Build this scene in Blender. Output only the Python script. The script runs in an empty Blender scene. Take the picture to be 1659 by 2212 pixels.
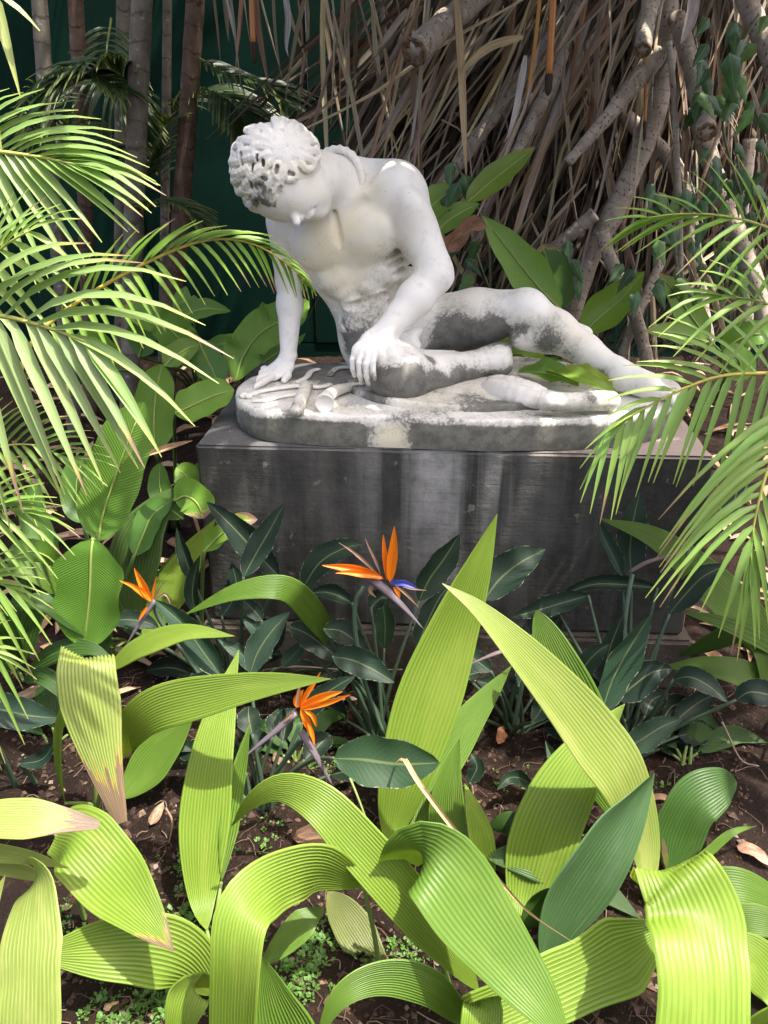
import bpy, math, random
import numpy as np
from mathutils import Vector, Matrix, noise as mnoise

random.seed(7)
rng = np.random.default_rng(11)
scene = bpy.context.scene
col = scene.collection
R = math.radians

# ---------------------------------------------------------------- camera, sky, sun, exposure
CAM_H, PITCH, FPX, CU, CV = 1.7, R(25.7), 1789.0, 829.5, 1106.0
cam_data = bpy.data.cameras.new('camera')
cam = bpy.data.objects.new('camera', cam_data)
col.objects.link(cam)
cam.location = (0, 0, CAM_H)
cam.rotation_euler = (math.pi / 2 - PITCH, 0, 0)
cam_data.sensor_fit = 'HORIZONTAL'
cam_data.sensor_width = 36
cam_data.lens = FPX / 1659 * 36
cam_data.clip_start, cam_data.clip_end = 0.05, 400
scene.camera = cam

SUN_DIR = Vector((0.30, -0.12, 0.94)).normalized()       # from the scene towards the sun
world = bpy.data.worlds.new('World')
scene.world = world
world.use_nodes = True
wn = world.node_tree
wn.nodes.clear()
w_out = wn.nodes.new('ShaderNodeOutputWorld')
w_bg = wn.nodes.new('ShaderNodeBackground')
w_sky = wn.nodes.new('ShaderNodeTexSky')
w_sky.sky_type = 'NISHITA'
w_sky.sun_disc = False
w_sky.sun_elevation = math.asin(SUN_DIR.z)
w_sky.sun_rotation = math.atan2(SUN_DIR.x, SUN_DIR.y)
w_sky.air_density, w_sky.dust_density, w_sky.ozone_density = 0.45, 6.0, 0.3
w_bg.inputs['Strength'].default_value = 0.15
wn.links.new(w_sky.outputs[0], w_bg.inputs['Color'])
wn.links.new(w_bg.outputs[0], w_out.inputs['Surface'])
sun_data = bpy.data.lights.new('sun', 'SUN')
sun_data.energy = 3.3
sun_data.angle = R(0.55)
sun_data.color = (1.0, 0.95, 0.86)
sun = bpy.data.objects.new('sun', sun_data)
col.objects.link(sun)
sun.location = SUN_DIR * 30
sun.rotation_euler = SUN_DIR.to_track_quat('Z', 'Y').to_euler()
scene.view_settings.view_transform = 'Standard'
scene.view_settings.look = 'None'
scene.view_settings.gamma = 1
scene.view_settings.use_curve_mapping = False
scene.view_settings.exposure = 1.9
scene.render.engine = 'CYCLES'
scene.cycles.max_bounces = 8
scene.cycles.diffuse_bounces = 4
scene.cycles.transmission_bounces = 5
scene.cycles.use_denoising = True

# ---------------------------------------------------------------- helpers
SN, CS = math.sin(PITCH), math.cos(PITCH)
def ray(u, v):
    a, b = (u - CU) / FPX, -(v - CV) / FPX
    return Vector((a, CS + b * SN, -SN + b * CS))
def P(u, v, Y):
    d = ray(u, v)
    t = Y / d.y
    return Vector((d.x * t, Y, CAM_H + d.z * t))
def G(u, v, z=0.0):
    d = ray(u, v)
    t = (z - CAM_H) / d.z
    return Vector((d.x * t, d.y * t, z))
def depth(p):
    return p.y * CS + (CAM_H - p.z) * SN

def mesh_obj(name, verts, faces, mat, parent=None, uv=None, smooth=True, attrs=None):
    me = bpy.data.meshes.new(name)
    v = np.asarray([tuple(p) for p in verts] if not isinstance(verts, np.ndarray) else verts, dtype=np.float64)
    if parent is not None:
        v = v - np.array(parent.matrix_world.translation if parent.parent is None else world_loc(parent))
    me.from_pydata(v.tolist(), [], faces if isinstance(faces, list) else faces.tolist())
    if smooth:
        me.polygons.foreach_set('use_smooth', [True] * len(me.polygons))
    if uv is not None:
        lay = me.uv_layers.new(name='UVMap')
        li = np.zeros(len(me.loops), dtype=np.int32)
        me.loops.foreach_get('vertex_index', li)
        lay.data.foreach_set('uv', np.asarray(uv, dtype=np.float32)[li].ravel())
    if attrs:
        for k, a in attrs.items():
            at = me.attributes.new(k, 'FLOAT', 'POINT')
            at.data.foreach_set('value', np.asarray(a, dtype=np.float32))
    for m in (mat if isinstance(mat, (list, tuple)) else [mat]):
        me.materials.append(m)
    me.update()
    o = bpy.data.objects.new(name, me)
    col.objects.link(o)
    if parent is not None:
        o.parent = parent
    return o
def world_loc(o):
    p = Vector((0, 0, 0))
    while o is not None:
        p = p + o.location
        o = o.parent
    return p
def thing(name, label, cat, loc, group=None):
    o = bpy.data.objects.new(name, None)
    o.empty_display_size = 0.1
    col.objects.link(o)
    o.location = loc
    o['label'] = label
    o['category'] = cat
    if group: o['group'] = group
    bpy.context.view_layer.update()
    return o
def tag(o, label=None, cat=None, group=None, kind=None):
    if label: o['label'] = label
    if cat: o['category'] = cat
    if group: o['group'] = group
    if kind: o['kind'] = kind
    return o

def catmull(pts, n):
    pts = [Vector(p) for p in pts]
    if len(pts) == 2:
        return [pts[0].lerp(pts[1], i / (n - 1)) for i in range(n)]
    ext = [pts[0] * 2 - pts[1]] + pts + [pts[-1] * 2 - pts[-2]]
    dense = []
    for i in range(1, len(ext) - 2):
        p0, p1, p2, p3 = ext[i - 1], ext[i], ext[i + 1], ext[i + 2]
        for k in range(16):
            t = k / 16
            dense.append(0.5 * (2 * p1 + (p2 - p0) * t + (2 * p0 - 5 * p1 + 4 * p2 - p3) * t * t + (3 * p1 - p0 - 3 * p2 + p3) * t ** 3))
    dense.append(pts[-1])
    L = [0.0]
    for i in range(1, len(dense)):
        L.append(L[-1] + (dense[i] - dense[i - 1]).length)
    out, j = [], 0
    for i in range(n):
        s = L[-1] * i / (n - 1)
        while j < len(L) - 2 and L[j + 1] < s: j += 1
        t = (s - L[j]) / max(1e-9, L[j + 1] - L[j])
        out.append(dense[j].lerp(dense[j + 1], min(1, max(0, t))))
    return out
def tangents(c):
    n = len(c)
    return [(c[min(n - 1, i + 1)] - c[max(0, i - 1)]).normalized() for i in range(n)]

def tube_geo(c, rad, sides=8, cap=True, flat=1.0):
    """verts, faces, uv of a tube through the points c with radius list/func rad"""
    n = len(c)
    T = tangents(c)
    ref = Vector((0.3, 0.9, 0.2)) if abs(T[0].z) > 0.8 else Vector((0, 0, 1))
    a = T[0].cross(ref).normalized()
    V, F, UV = [], [], []
    L = 0
    for i in range(n):
        a = (a - T[i] * a.dot(T[i])).normalized()
        b = T[i].cross(a)
        r = rad(i / (n - 1)) if callable(rad) else (rad[i] if isinstance(rad, (list, tuple)) else rad)
        if i: L += (c[i] - c[i - 1]).length
        for k in range(sides):
            an = 2 * math.pi * k / sides
            V.append(c[i] + a * math.cos(an) * r + b * math.sin(an) * r * flat)
            UV.append((L, k / sides))
    for i in range(n - 1):
        for k in range(sides):
            k2 = (k + 1) % sides
            F.append((i * sides + k, i * sides + k2, (i + 1) * sides + k2, (i + 1) * sides + k))
    if cap:
        F.append(tuple(range(sides - 1, -1, -1)))
        F.append(tuple((n - 1) * sides + k for k in range(sides)))
    return V, F, UV
def tube(name, c, rad, mat, parent=None, sides=8, cap=True, flat=1.0):
    V, F, UV = tube_geo(c, rad, sides, cap, flat)
    return mesh_obj(name, V, F, mat, parent, UV)

def pts3(uv, Y):
    """pixel points with depths: Y is one number per point or a few that are spread evenly"""
    n = len(uv)
    Y = [Y] if isinstance(Y, (int, float)) else list(Y)
    ys = np.interp(np.linspace(0, 1, n), np.linspace(0, 1, len(Y)), Y) if len(Y) > 1 else [Y[0]] * n
    out = []
    for (u, v), y in zip(uv, ys):
        p = P(u, v, float(y))
        if p.z < 0.004:
            p = G(u, v, 0.004)
        out.append(p)
    return out

PROFILES = {
    'lance': lambda s: max(0.0, math.sin(math.pi * min(1, s ** 0.78))) ** 0.80,
    'pleat': lambda s: max(0.0, math.sin(math.pi * s ** 0.80)) ** 0.92,
    'long':  lambda s: min(1, (s / 0.30) ** 0.8) * (1 - max(0, (s - 0.45) / 0.55) ** 1.7),
    'fold':  lambda s: min(1, 0.55 + s * 1.6) * (1 - max(0, (s - 0.35) / 0.65) ** 1.9),
    'hang':  lambda s: (0.34 + 0.66 * min(1, (s / 0.50)) ** 0.75) * (1 - 0.15 * s),
    'rag':   lambda s: (0.45 + 0.55 * min(1, s / 0.48) ** 0.8) * (1 - 0.80 * max(0, (s - 0.60) / 0.40) ** 1.2),
    'cut':   lambda s: min(1, (s / 0.25) ** 0.7) * (1 - 0.35 * s),
    'paddle': lambda s: min(1, (s / 0.22)) ** 0.6 * max(0, 1 - max(0, (s - 0.55) / 0.45) ** 2.6) ** 0.75,
    'spade': lambda s: max(0.0, math.sin(math.pi * s ** 0.80)) ** 0.78,
    'ovate': lambda s: min(1, (s / .22) ** .7) * (1 - max(0, (s - .22) / .78) ** 1.25) + .01,
    'oval':  lambda s: max(0.0, math.sin(math.pi * s ** 0.9)) ** 0.62,
    'strip': lambda s: min(1, 0.5 + s * 3) * (1 - max(0, (s - 0.55) / 0.45) ** 1.6 * 0.93),
    'flet':  lambda s: min(1, 0.35 + s * 4.5) * (1 - max(0, (s - 0.30) / 0.70) ** 1.35) + 0.03,
}
def blade_geo(c, half, profile='lance', nc=9, N0=(0, -0.62, 0.78), pleat=0.0, cup=0.15, wave=0.0, roll=0.0, twist=0.0, seed=0, apparent=False, crease=None, tear=0.0):
    """leaf blade along the points c; half = largest half width in metres (or pixels when apparent)"""
    T = tangents(c)
    n = len(c)
    prof = PROFILES[profile]
    N0 = Vector(N0).normalized()
    sides = []
    prev = None
    for i in range(n):
        s = T[i].cross(N0)
        if s.length < 0.15 and prev is not None: s = prev.copy()
        s = s - T[i] * s.dot(T[i])
        s = s.normalized() if s.length > 1e-6 else Vector((1, 0, 0))
        if prev is not None and s.dot(prev) < 0: s = -s
        if prev is not None: s = (s * 0.5 + prev * 0.5); s = (s - T[i] * s.dot(T[i])).normalized()
        prev = s
        sides.append(s)
    if apparent:
        m = n // 2
        vd = (c[m] - Vector((0, 0, CAM_H))).normalized()
        im = T[m] - vd * T[m].dot(vd)
        im = im.normalized() if im.length > 1e-6 else T[m]
        sp = sides[m] - vd * sides[m].dot(vd)
        fac = abs((sp - im * sp.dot(im)).length)
        half = half / FPX * depth(c[m]) / max(0.55, fac)
    V, UV, F = [], [], []
    rs = random.Random(seed)
    ph = rs.uniform(0, 6.28)
    for i in range(n):
        s = i / (n - 1)
        ang = roll + twist * s
        N = T[i].cross(sides[i]).normalized()
        if N.dot(N0) < 0: N = -N
        sd = sides[i] * math.cos(ang) + N * math.sin(ang)
        N = N * math.cos(ang) - sides[i] * math.sin(ang)
        hw = max(0.0008, half * prof(s))
        wob = 1 + 0.05 * math.sin(s * 17 + ph) * (1 if wave else 0.4)
        for k in range(nc):
            q = 2 * k / (nc - 1) - 1
            h = cup * hw * (q * q) - cup * hw * 0.3
            if pleat: h += (pleat if k % 2 else -pleat) * min(1, hw / half * 1.2) * min(1, .25 + s * (9 if profile not in ('hang', 'rag') else 2.6))
            if wave: h += wave * hw * math.sin(s * 11 + ph + (2.1 if q > 0 else 0)) * abs(q) ** 1.5
            qq = q * wob
            ds = 0.0
            if tear and abs(q) > .3 and math.sin(s * 40 + ph * 3) > 0.93: h += tear * hw * abs(q)
            V.append(c[i] + sd * (qq * hw) + N * h)
            UV.append((s, k / (nc - 1)))
    for i in range(n - 1):
        for k in range(nc - 1):
            a = i * nc + k
            F.append((a, a + 1, a + nc + 1, a + nc))
    return V, F, UV, half
def join_geo(parts):
    V, F, UV = [], [], []
    for v, f, uv in parts:
        o = len(V)
        V += list(v); UV += list(uv)
        F += [tuple(i + o for i in t) for t in f]
    return V, F, UV
# ---------------------------------------------------------------- materials
class NT:
    def __init__(self, name):
        self.m = bpy.data.materials.new(name)
        self.m.use_nodes = True
        self.t = self.m.node_tree
        self.t.nodes.clear()
        self.out = self.n('ShaderNodeOutputMaterial')
    def n(self, kind, **kw):
        nd = self.t.nodes.new(kind)
        for k, v in kw.items():
            setattr(nd, k, v)
        return nd
    def l(self, a, b): self.t.links.new(a, b)
    def set(self, sock, v):
        if isinstance(v, bpy.types.NodeSocket): self.l(v, sock)
        else: sock.default_value = v
    def math(self, op, a, b=0.0, c=None, clamp=False):
        nd = self.n('ShaderNodeMath', operation=op, use_clamp=clamp)
        self.set(nd.inputs[0], a); self.set(nd.inputs[1], b)
        if c is not None: self.set(nd.inputs[2], c)
        return nd.outputs[0]
    def mix(self, f, a, b, mode='MIX'):
        nd = self.n('ShaderNodeMix', data_type='RGBA', blend_type=mode)
        self.set(nd.inputs[0], f)
        self.set(nd.inputs[6], a if isinstance(a, bpy.types.NodeSocket) else (*a[:3], 1))
        self.set(nd.inputs[7], b if isinstance(b, bpy.types.NodeSocket) else (*b[:3], 1))
        return nd.outputs[2]
    def step(self, x, lo, hi):
        nd = self.n('ShaderNodeMapRange', interpolation_type='SMOOTHSTEP')
        self.set(nd.inputs[0], x)
        nd.inputs[1].default_value, nd.inputs[2].default_value = lo, hi
        return nd.outputs[0]
    def noise(self, vec, scale, detail=4, rough=0.55, dist=0.0):
        nd = self.n('ShaderNodeTexNoise')
        if vec is not None: self.l(vec, nd.inputs['Vector'])
        nd.inputs['Scale'].default_value = scale
        nd.inputs['Detail'].default_value = detail
        nd.inputs['Roughness'].default_value = rough
        nd.inputs['Distortion'].default_value = dist
        return nd.outputs[0]
    def scaled(self, vec, s):
        nd = self.n('ShaderNodeMapping')
        self.l(vec, nd.inputs[0])
        nd.inputs['Scale'].default_value = s
        return nd.outputs[0]
    def coord(self, k='Object'):
        return self.n('ShaderNodeTexCoord').outputs[k]
    def sep(self, v):
        nd = self.n('ShaderNodeSeparateXYZ'); self.l(v, nd.inputs[0]); return nd.outputs
    def bump(self, h, strength=0.3, dist=0.01):
        nd = self.n('ShaderNodeBump')
        nd.inputs['Strength'].default_value = strength
        nd.inputs['Distance'].default_value = dist
        self.l(h, nd.inputs['Height'])
        return nd.outputs[0]
    def principled(self, color, rough=0.6, spec=0.4, normal=None, sss=0.0):
        b = self.n('ShaderNodeBsdfPrincipled')
        self.set(b.inputs['Base Color'], color if isinstance(color, bpy.types.NodeSocket) else (*color[:3], 1))
        self.set(b.inputs['Roughness'], rough)
        self.set(b.inputs['Specular IOR Level'], spec)
        if normal is not None: self.l(normal, b.inputs['Normal'])
        return b.outputs[0]
    def finish(self, sh):
        self.l(sh, self.out.inputs['Surface'])
        return self.m
def geo_pos(t):
    return t.n('ShaderNodeNewGeometry').outputs['Position']

def leaf_mat(name, kind):
    """leaf colour comes from the object's own colour; alpha says where a withered tip begins"""
    t = NT(name)
    oi = t.n('ShaderNodeObjectInfo')
    uv = t.coord('UV')
    s = t.sep(uv)
    base = oi.outputs['Color']
    rnd = t.math('MULTIPLY', oi.outputs['Random'], 7.0)
    cmb = t.n('ShaderNodeCombineXYZ')
    t.l(s[0], cmb.inputs[0]); t.l(s[1], cmb.inputs[1]); t.l(rnd, cmb.inputs[2])
    vec = cmb.outputs[0]
    q = t.math('ABSOLUTE', t.math('SUBTRACT', s[1], 0.5))           # 0 midrib .. 0.5 margin
    if kind == 'pleat':
        st = t.noise(t.scaled(vec, (1.2, 26, 1)), 1.0, 3)
        bl = t.noise(t.scaled(vec, (3, 2.2, 1)), 1.0, 4)
        fine = t.noise(t.scaled(vec, (3, 120, 1)), 1.0, 2)
        rib = t.math('SINE', t.math('ADD', t.math('MULTIPLY', s[1], 100.53), t.math('MULTIPLY', st, 1.6)))
        c = t.mix(t.math('MULTIPLY', t.step(rib, -.6, .9), .75), base, t.mix(1, base, (.56, .66, .42), 'MULTIPLY'))
        c = t.mix(t.math('MULTIPLY', t.step(st, .45, .75), .45), c, t.mix(1, base, (.72, .80, .5), 'MULTIPLY'))
        spot = t.noise(t.scaled(vec, (26, 20, 1)), 1.0, 2, .5)
        c = t.mix(t.math('MULTIPLY', t.step(spot, .72, .78), .5), c, (.17, .15, .05))
        c = t.mix(t.math('MULTIPLY', t.step(bl, .45, .75), .55), c, t.mix(1, base, (1.35, 1.16, 1.5), 'MULTIPLY'))
        c = t.mix(t.math('MULTIPLY', t.step(fine, .5, .72), .22), c, t.mix(1, base, (1.5, 1.3, 1.7), 'MULTIPLY'))
        h = t.math('ADD', t.math('MULTIPLY', rib, .35), t.math('MULTIPLY', fine, .4))
        nrm = t.bump(h, .45, .004)
        rough, trans, spec = .42, .42, .35
    elif kind == 'banana':
        vv = t.n('ShaderNodeTexWave', wave_type='BANDS', bands_direction='X', wave_profile='SIN')
        sk = t.n('ShaderNodeCombineXYZ')
        t.l(t.math('SUBTRACT', s[0], t.math('MULTIPLY', q, .35)), sk.inputs[0]); t.l(rnd, sk.inputs[1])
        t.l(sk.outputs[0], vv.inputs['Vector'])
        vv.inputs['Scale'].default_value = 14.0
        vv.inputs['Distortion'].default_value = 2.2
        vv.inputs['Detail'].default_value = 2
        vv.inputs['Detail Scale'].default_value = .6
        bl = t.noise(t.scaled(vec, (3, 2, 1)), 1.0, 4)
        c = t.mix(t.math('MULTIPLY', vv.outputs[1], .30), base, t.mix(1, base, (.62, .72, .55), 'MULTIPLY'))
        c = t.mix(t.math('MULTIPLY', t.step(bl, .42, .8), .5), c, t.mix(1, base, (1.45, 1.22, 1.2), 'MULTIPLY'))
        mid = t.step(q, .035, .012)
        c = t.mix(t.math('MULTIPLY', mid, .75), c, t.mix(.5, t.mix(1, base, (1.9, 1.5, 1.7), 'MULTIPLY'), (.30, .36, .12)))
        nrm = t.bump(t.math('ADD', vv.outputs[1], t.math('MULTIPLY', mid, -1.2)), .28, .004)
        rough, trans, spec = .38, .38, .4
    elif kind == 'strel':
        vv = t.n('ShaderNodeTexWave', wave_type='BANDS', bands_direction='X', wave_profile='SIN')
        sk = t.n('ShaderNodeCombineXYZ')
        t.l(t.math('SUBTRACT', s[0], t.math('MULTIPLY', q, .5)), sk.inputs[0]); t.l(rnd, sk.inputs[1])
        t.l(sk.outputs[0], vv.inputs['Vector'])
        vv.inputs['Scale'].default_value = 5.0
        vv.inputs['Distortion'].default_value = 1.4
        dust = t.noise(t.scaled(vec, (14, 9, 1)), 2.2, 5, .7)
        c = t.mix(t.math('MULTIPLY', t.step(vv.outputs[1], .80, 1.0), .35), base, t.mix(1, base, (1.5, 1.45, 1.4), 'MULTIPLY'))
        c = t.mix(t.math('MULTIPLY', t.step(dust, .52, .78), .30), c, (.060, .085, .065))
        mid = t.step(q, .040, .014)
        edge = t.step(q, .478, .494)
        ew = t.noise(t.scaled(vec, (9, 1, 1)), 2.0, 3)
        c = t.mix(t.math('MULTIPLY', mid, .55), c, (.13, .16, .07))
        c = t.mix(t.math('MULTIPLY', edge, t.math('MULTIPLY', t.step(ew, .46, .62), .8)), c, (.34, .33, .27))
        nrm = t.bump(t.math('ADD', t.math('MULTIPLY', dust, .35), t.math('ADD', t.math('MULTIPLY', vv.outputs[1], .3), t.math('MULTIPLY', mid, -1.2))), .2, .003)
        rough, trans, spec = .55, .16, .25
    elif kind == 'flet':
        st = t.noise(t.scaled(vec, (1.5, 9, 1)), 1.0, 3)
        c = t.mix(t.step(st, .4, .7), base, t.mix(1, base, (.68, .78, .6), 'MULTIPLY'))
        c = t.mix(t.math('MULTIPLY', t.step(s[0], .70, 1.0), .5), c, (.36, .38, .08))
        mid = t.step(q, .09, .03)
        c = t.mix(t.math('MULTIPLY', mid, .35), c, (.34, .40, .12))
        nrm = t.bump(st, .2, .003)
        rough, trans, spec = .40, .40, .42
    elif kind == 'vine':
        bl = t.noise(t.scaled(vec, (3, 3, 1)), 1.0, 4)
        c = t.mix(t.step(bl, .4, .7), base, t.mix(1, base, (.6, .7, .6), 'MULTIPLY'))
        mid = t.step(q, .05, .015)
        c = t.mix(t.math('MULTIPLY', mid, .5), c, (.14, .2, .07))
        nrm = t.bump(bl, .4, .006)
        rough, trans, spec = .42, .25, .45
    # withered tip and margins
    wv = t.noise(t.scaled(vec, (4, 7, 1)), 1.0, 4, .6)
    edge_s = t.math('ADD', s[0], t.math('ADD', t.math('MULTIPLY', t.math('SUBTRACT', wv, .5), .42), t.math('MULTIPLY', t.math('MULTIPLY', q, q), .45)))
    brown = t.math('GREATER_THAN', edge_s, oi.outputs['Alpha'])
    halo = t.math('GREATER_THAN', t.math('ADD', edge_s, .035), oi.outputs['Alpha'])
    c = t.mix(halo, c, (.36, .30, .07))
    c = t.mix(brown, c, t.mix(t.noise(t.scaled(vec, (6, 30, 1)), 1.0, 3), (.10, .055, .035), (.34, .25, .16)))
    p = t.principled(c, rough, spec, nrm)
    tr = t.n('ShaderNodeBsdfTranslucent')
    t.l(t.mix(1, c, (1.25, 1.12, .55), 'MULTIPLY'), tr.inputs[0])
    t.l(nrm, tr.inputs['Normal'])
    mx = t.n('ShaderNodeMixShader')
    mx.inputs[0].default_value = trans
    t.l(p, mx.inputs[1]); t.l(tr.outputs[0], mx.inputs[2])
    return t.finish(mx.outputs[0])
M = {}
for k in ('pleat', 'banana', 'strel', 'flet', 'vine'):
    M[k] = leaf_mat('leaf_' + k, k)

def tint_mat(name, rough=.5, trans=0.0, lo=(.7, .7, .7), hi=(1.25, 1.2, 1.15), sc=(3, 30, 1), bump=.2):
    """plain plant or wood surface coloured by the object's own colour, streaked along its length"""
    t = NT(name)
    oi = t.n('ShaderNodeObjectInfo')
    s = t.sep(t.coord('UV'))
    cmb = t.n('ShaderNodeCombineXYZ')
    t.l(s[0], cmb.inputs[0]); t.l(s[1], cmb.inputs[1]); t.l(t.math('MULTIPLY', oi.outputs['Random'], 31.0), cmb.inputs[2])
    n1 = t.noise(t.scaled(cmb.outputs[0], sc), 1.0, 4, .6)
    c = t.mix(t.step(n1, .3, .7), t.mix(1, oi.outputs['Color'], lo, 'MULTIPLY'), t.mix(1, oi.outputs['Color'], hi, 'MULTIPLY'))
    sh = t.principled(c, rough, .35, t.bump(n1, bump, .004))
    if trans:
        tr = t.n('ShaderNodeBsdfTranslucent')
        t.l(c, tr.inputs[0])
        mx = t.n('ShaderNodeMixShader'); mx.inputs[0].default_value = trans
        t.l(sh, mx.inputs[1]); t.l(tr.outputs[0], mx.inputs[2])
        sh = mx.outputs[0]
    return t.finish(sh)
M['stem'] = tint_mat('stem', .5)
M['petal'] = tint_mat('petal', .42, .35, (.92, .80, .7), (1.05, 1.15, 1.2), (2, 14, 1), .12)
M['dry'] = tint_mat('dry_leaf', .75, .12, (.55, .5, .45), (1.3, 1.3, 1.35), (2.5, 14, 1), .4)
M['litter'] = tint_mat('litter', .8, .05, (.6, .55, .5), (1.3, 1.25, 1.2), (5, 6, 1), .4)

# bark with leaf scar rings (palm) or pale pocked bark (screw pine)
def bark(name, a, b, ring, lichen, pocks=False, rl=.7):
    t = NT(name)
    uv = t.coord('UV'); s = t.sep(uv)
    pos = t.coord('Object')
    oi = t.n('ShaderNodeObjectInfo')
    n1 = t.noise(pos, 9, 5, .65); n2 = t.noise(t.scaled(pos, (30, 30, 5)), 1.0, 4)
    wob = t.math('ADD', t.math('MULTIPLY', s[0], ring), t.math('MULTIPLY', n1, 1.4))
    fr = t.math('FRACT', wob)
    line = t.math('LESS_THAN', fr, .10)
    c = t.mix(t.step(n1, .3, .7), a, b)
    c = t.mix(t.math('MULTIPLY', t.step(n2, .45, .75), .5), c, t.mix(1, b, (1.3, 1.3, 1.3), 'MULTIPLY'))
    c = t.mix(t.step(t.noise(pos, 21, 3, .6), .60, .72), c, lichen)
    c = t.mix(t.math('MULTIPLY', t.math('MULTIPLY', line, rl), t.step(n1, .30, .60)), c, t.mix(1, a, (.4, .38, .35), 'MULTIPLY'))
    h = t.math('ADD', t.math('MULTIPLY', n2, .6), t.math('MULTIPLY', fr, .5))
    if pocks:
        vo = t.n('ShaderNodeTexVoronoi'); t.l(t.scaled(pos, (60, 60, 38)), vo.inputs['Vector']); vo.inputs['Scale'].default_value = 1.0
        pk = t.step(vo.outputs['Distance'], .24, .13)
        c = t.mix(t.math('MULTIPLY', pk, .8), c, (.055, .04, .03))
        h = t.math('SUBTRACT', h, t.math('MULTIPLY', pk, .8))
    return t.finish(t.principled(c, .85, .2, t.bump(h, .7, .01)))
M['palm_bark'] = bark('palm_bark', (.10, .085, .065), (.20, .175, .14), 9.0, (.34, .33, .29))
M['palm_bark_red'] = bark('palm_bark_red', (.085, .05, .035), (.16, .105, .075), 9.0, (.24, .2, .16))
M['screw_bark'] = bark('screw_bark', (.19, .15, .115), (.33, .28, .225), 22.0, (.42, .38, .32), True, .45)
t = NT('cut_wood')
pos = t.coord('Object')
n1 = t.noise(pos, 70, 4, .7)
M['cut'] = t.finish(t.principled(t.mix(t.step(n1, .3, .7), (.05, .032, .02), (.24, .16, .09)), .9, .2, t.bump(n1, .9, .012)))

# soil
t = NT('soil')
pos = geo_pos(t)
n1 = t.noise(pos, 3.2, 6, .6); n2 = t.noise(pos, 38, 6, .7); n3 = t.noise(pos, 160, 3, .6)
c = t.mix(t.step(n1, .3, .7), (.010, .0062, .0045), (.023, .0128, .0088))
c = t.mix(t.step(n2, .5, .75), c, (.046, .027, .018))
c = t.mix(t.step(n3, .66, .74), c, (.15, .11, .075))
M['soil'] = t.finish(t.principled(c, .95, .15, t.bump(t.math('ADD', n2, t.math('MULTIPLY', n3, .5)), 1.0, .02)))

# green boundary wall
t = NT('green_paint')
pos = geo_pos(t)
n1 = t.noise(pos, 1.6, 4); n2 = t.noise(t.scaled(pos, (40, 40, 3)), 1.0, 3)
c = t.mix(t.step(n1, .35, .7), (.0012, .013, .008), (.002, .021, .013))
c = t.mix(t.math('MULTIPLY', t.step(n2, .6, .8), .3), c, (.012, .07, .05))
M['wall'] = t.finish(t.principled(c, .8, .1, t.bump(n2, .1, .004)))

# weathered concrete plinth: brushed lines across, a painted pale sheen, streaks and black growth down the face
def plinth_mat():
    t = NT('plinth_concrete')
    pos = t.coord('Object'); s = t.sep(pos)
    big = t.noise(pos, 2.3, 5, .62); mid = t.noise(pos, 8, 6, .68)
    drip = t.noise(t.scaled(pos, (7, 4, .5)), 1.0, 5, .6, .3)
    drip2 = t.noise(t.scaled(pos, (20, 8, .9)), 1.0, 5, .65, .3)
    brush = t.noise(t.scaled(pos, (4, 4, 95)), 1.0, 4, .6)
    fine = t.noise(pos, 75, 5, .72)
    nz = t.sep(t.n('ShaderNodeNewGeometry').outputs['Normal'])[2]
    hgt = t.step(s[2], .25, .78)
    c = t.mix(t.step(t.math('ADD', t.math('MULTIPLY', big, .6), t.math('MULTIPLY', mid, .4)), .38, .64), (.025, .025, .024), (.066, .064, .059))
    c = t.mix(t.math('MULTIPLY', t.step(drip, .48, .68), .40), c, (.125, .121, .112))
    # one broad lit sheen painted pale below the centre, with narrower runs by its side
    wob = t.math('MULTIPLY', t.math('SUBTRACT', drip2, .5), .16)
    x = t.math('ADD', s[0], wob)
    band = t.step(t.math('ABSOLUTE', t.math('SUBTRACT', x, -.035)), .115, .03)
    band2 = t.step(t.math('ABSOLUTE', t.math('SUBTRACT', x, .14)), .05, .01)
    band3 = t.step(t.math('ABSOLUTE', t.math('SUBTRACT', x, -.25)), .05, .005)
    run = t.math('ADD', t.math('MULTIPLY', band, .80), t.math('ADD', t.math('MULTIPLY', band2, .35), t.math('MULTIPLY', band3, .30)))
    run = t.math('MULTIPLY', run, t.math('ADD', .35, t.math('MULTIPLY', hgt, .65)))
    run = t.math('MULTIPLY', run, t.math('ADD', .55, t.math('MULTIPLY', t.step(mid, .35, .6), .45)), clamp=True)
    c = t.mix(run, c, (.34, .335, .325))
    c = t.mix(t.math('MULTIPLY', t.step(drip2, .60, .74), .6), c, (.024, .024, .025))
    c = t.mix(t.math('MULTIPLY', t.step(fine, .60, .74), .40), c, (.125, .12, .105))
    c = t.mix(t.math('MULTIPLY', t.step(t.noise(pos, 21, 3, .6), .64, .70), .45), c, (.20, .195, .17))
    up = t.step(nz, .5, .9)
    tn = t.step(t.math('ADD', s[0], t.math('MULTIPLY', t.math('SUBTRACT', big, .5), .7)), .18, .50)  # pinkish sun dapple painted into the right end of the top
    tcol = t.mix(tn, t.mix(t.step(big, .35, .65), (.06, .06, .064), (.12, .117, .115)), (.36, .29, .25))
    tcol = t.mix(t.math('MULTIPLY', t.step(fine, .58, .75), .4), tcol, (.05, .05, .05))
    c = t.mix(up, c, tcol)
    h = t.math('ADD', t.math('MULTIPLY', brush, .55), t.math('MULTIPLY', fine, .7))
    return t.finish(t.principled(c, .85, .2, t.bump(h, .55, .006)))
M['plinth'] = plinth_mat()
t = NT('footing_concrete')
pos = t.coord('Object')
n1 = t.noise(pos, 5, 5, .6); n2 = t.noise(pos, 70, 4, .7)
c = t.mix(t.step(n1, .35, .7), (.050, .040, .033), (.095, .080, .066))
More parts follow.
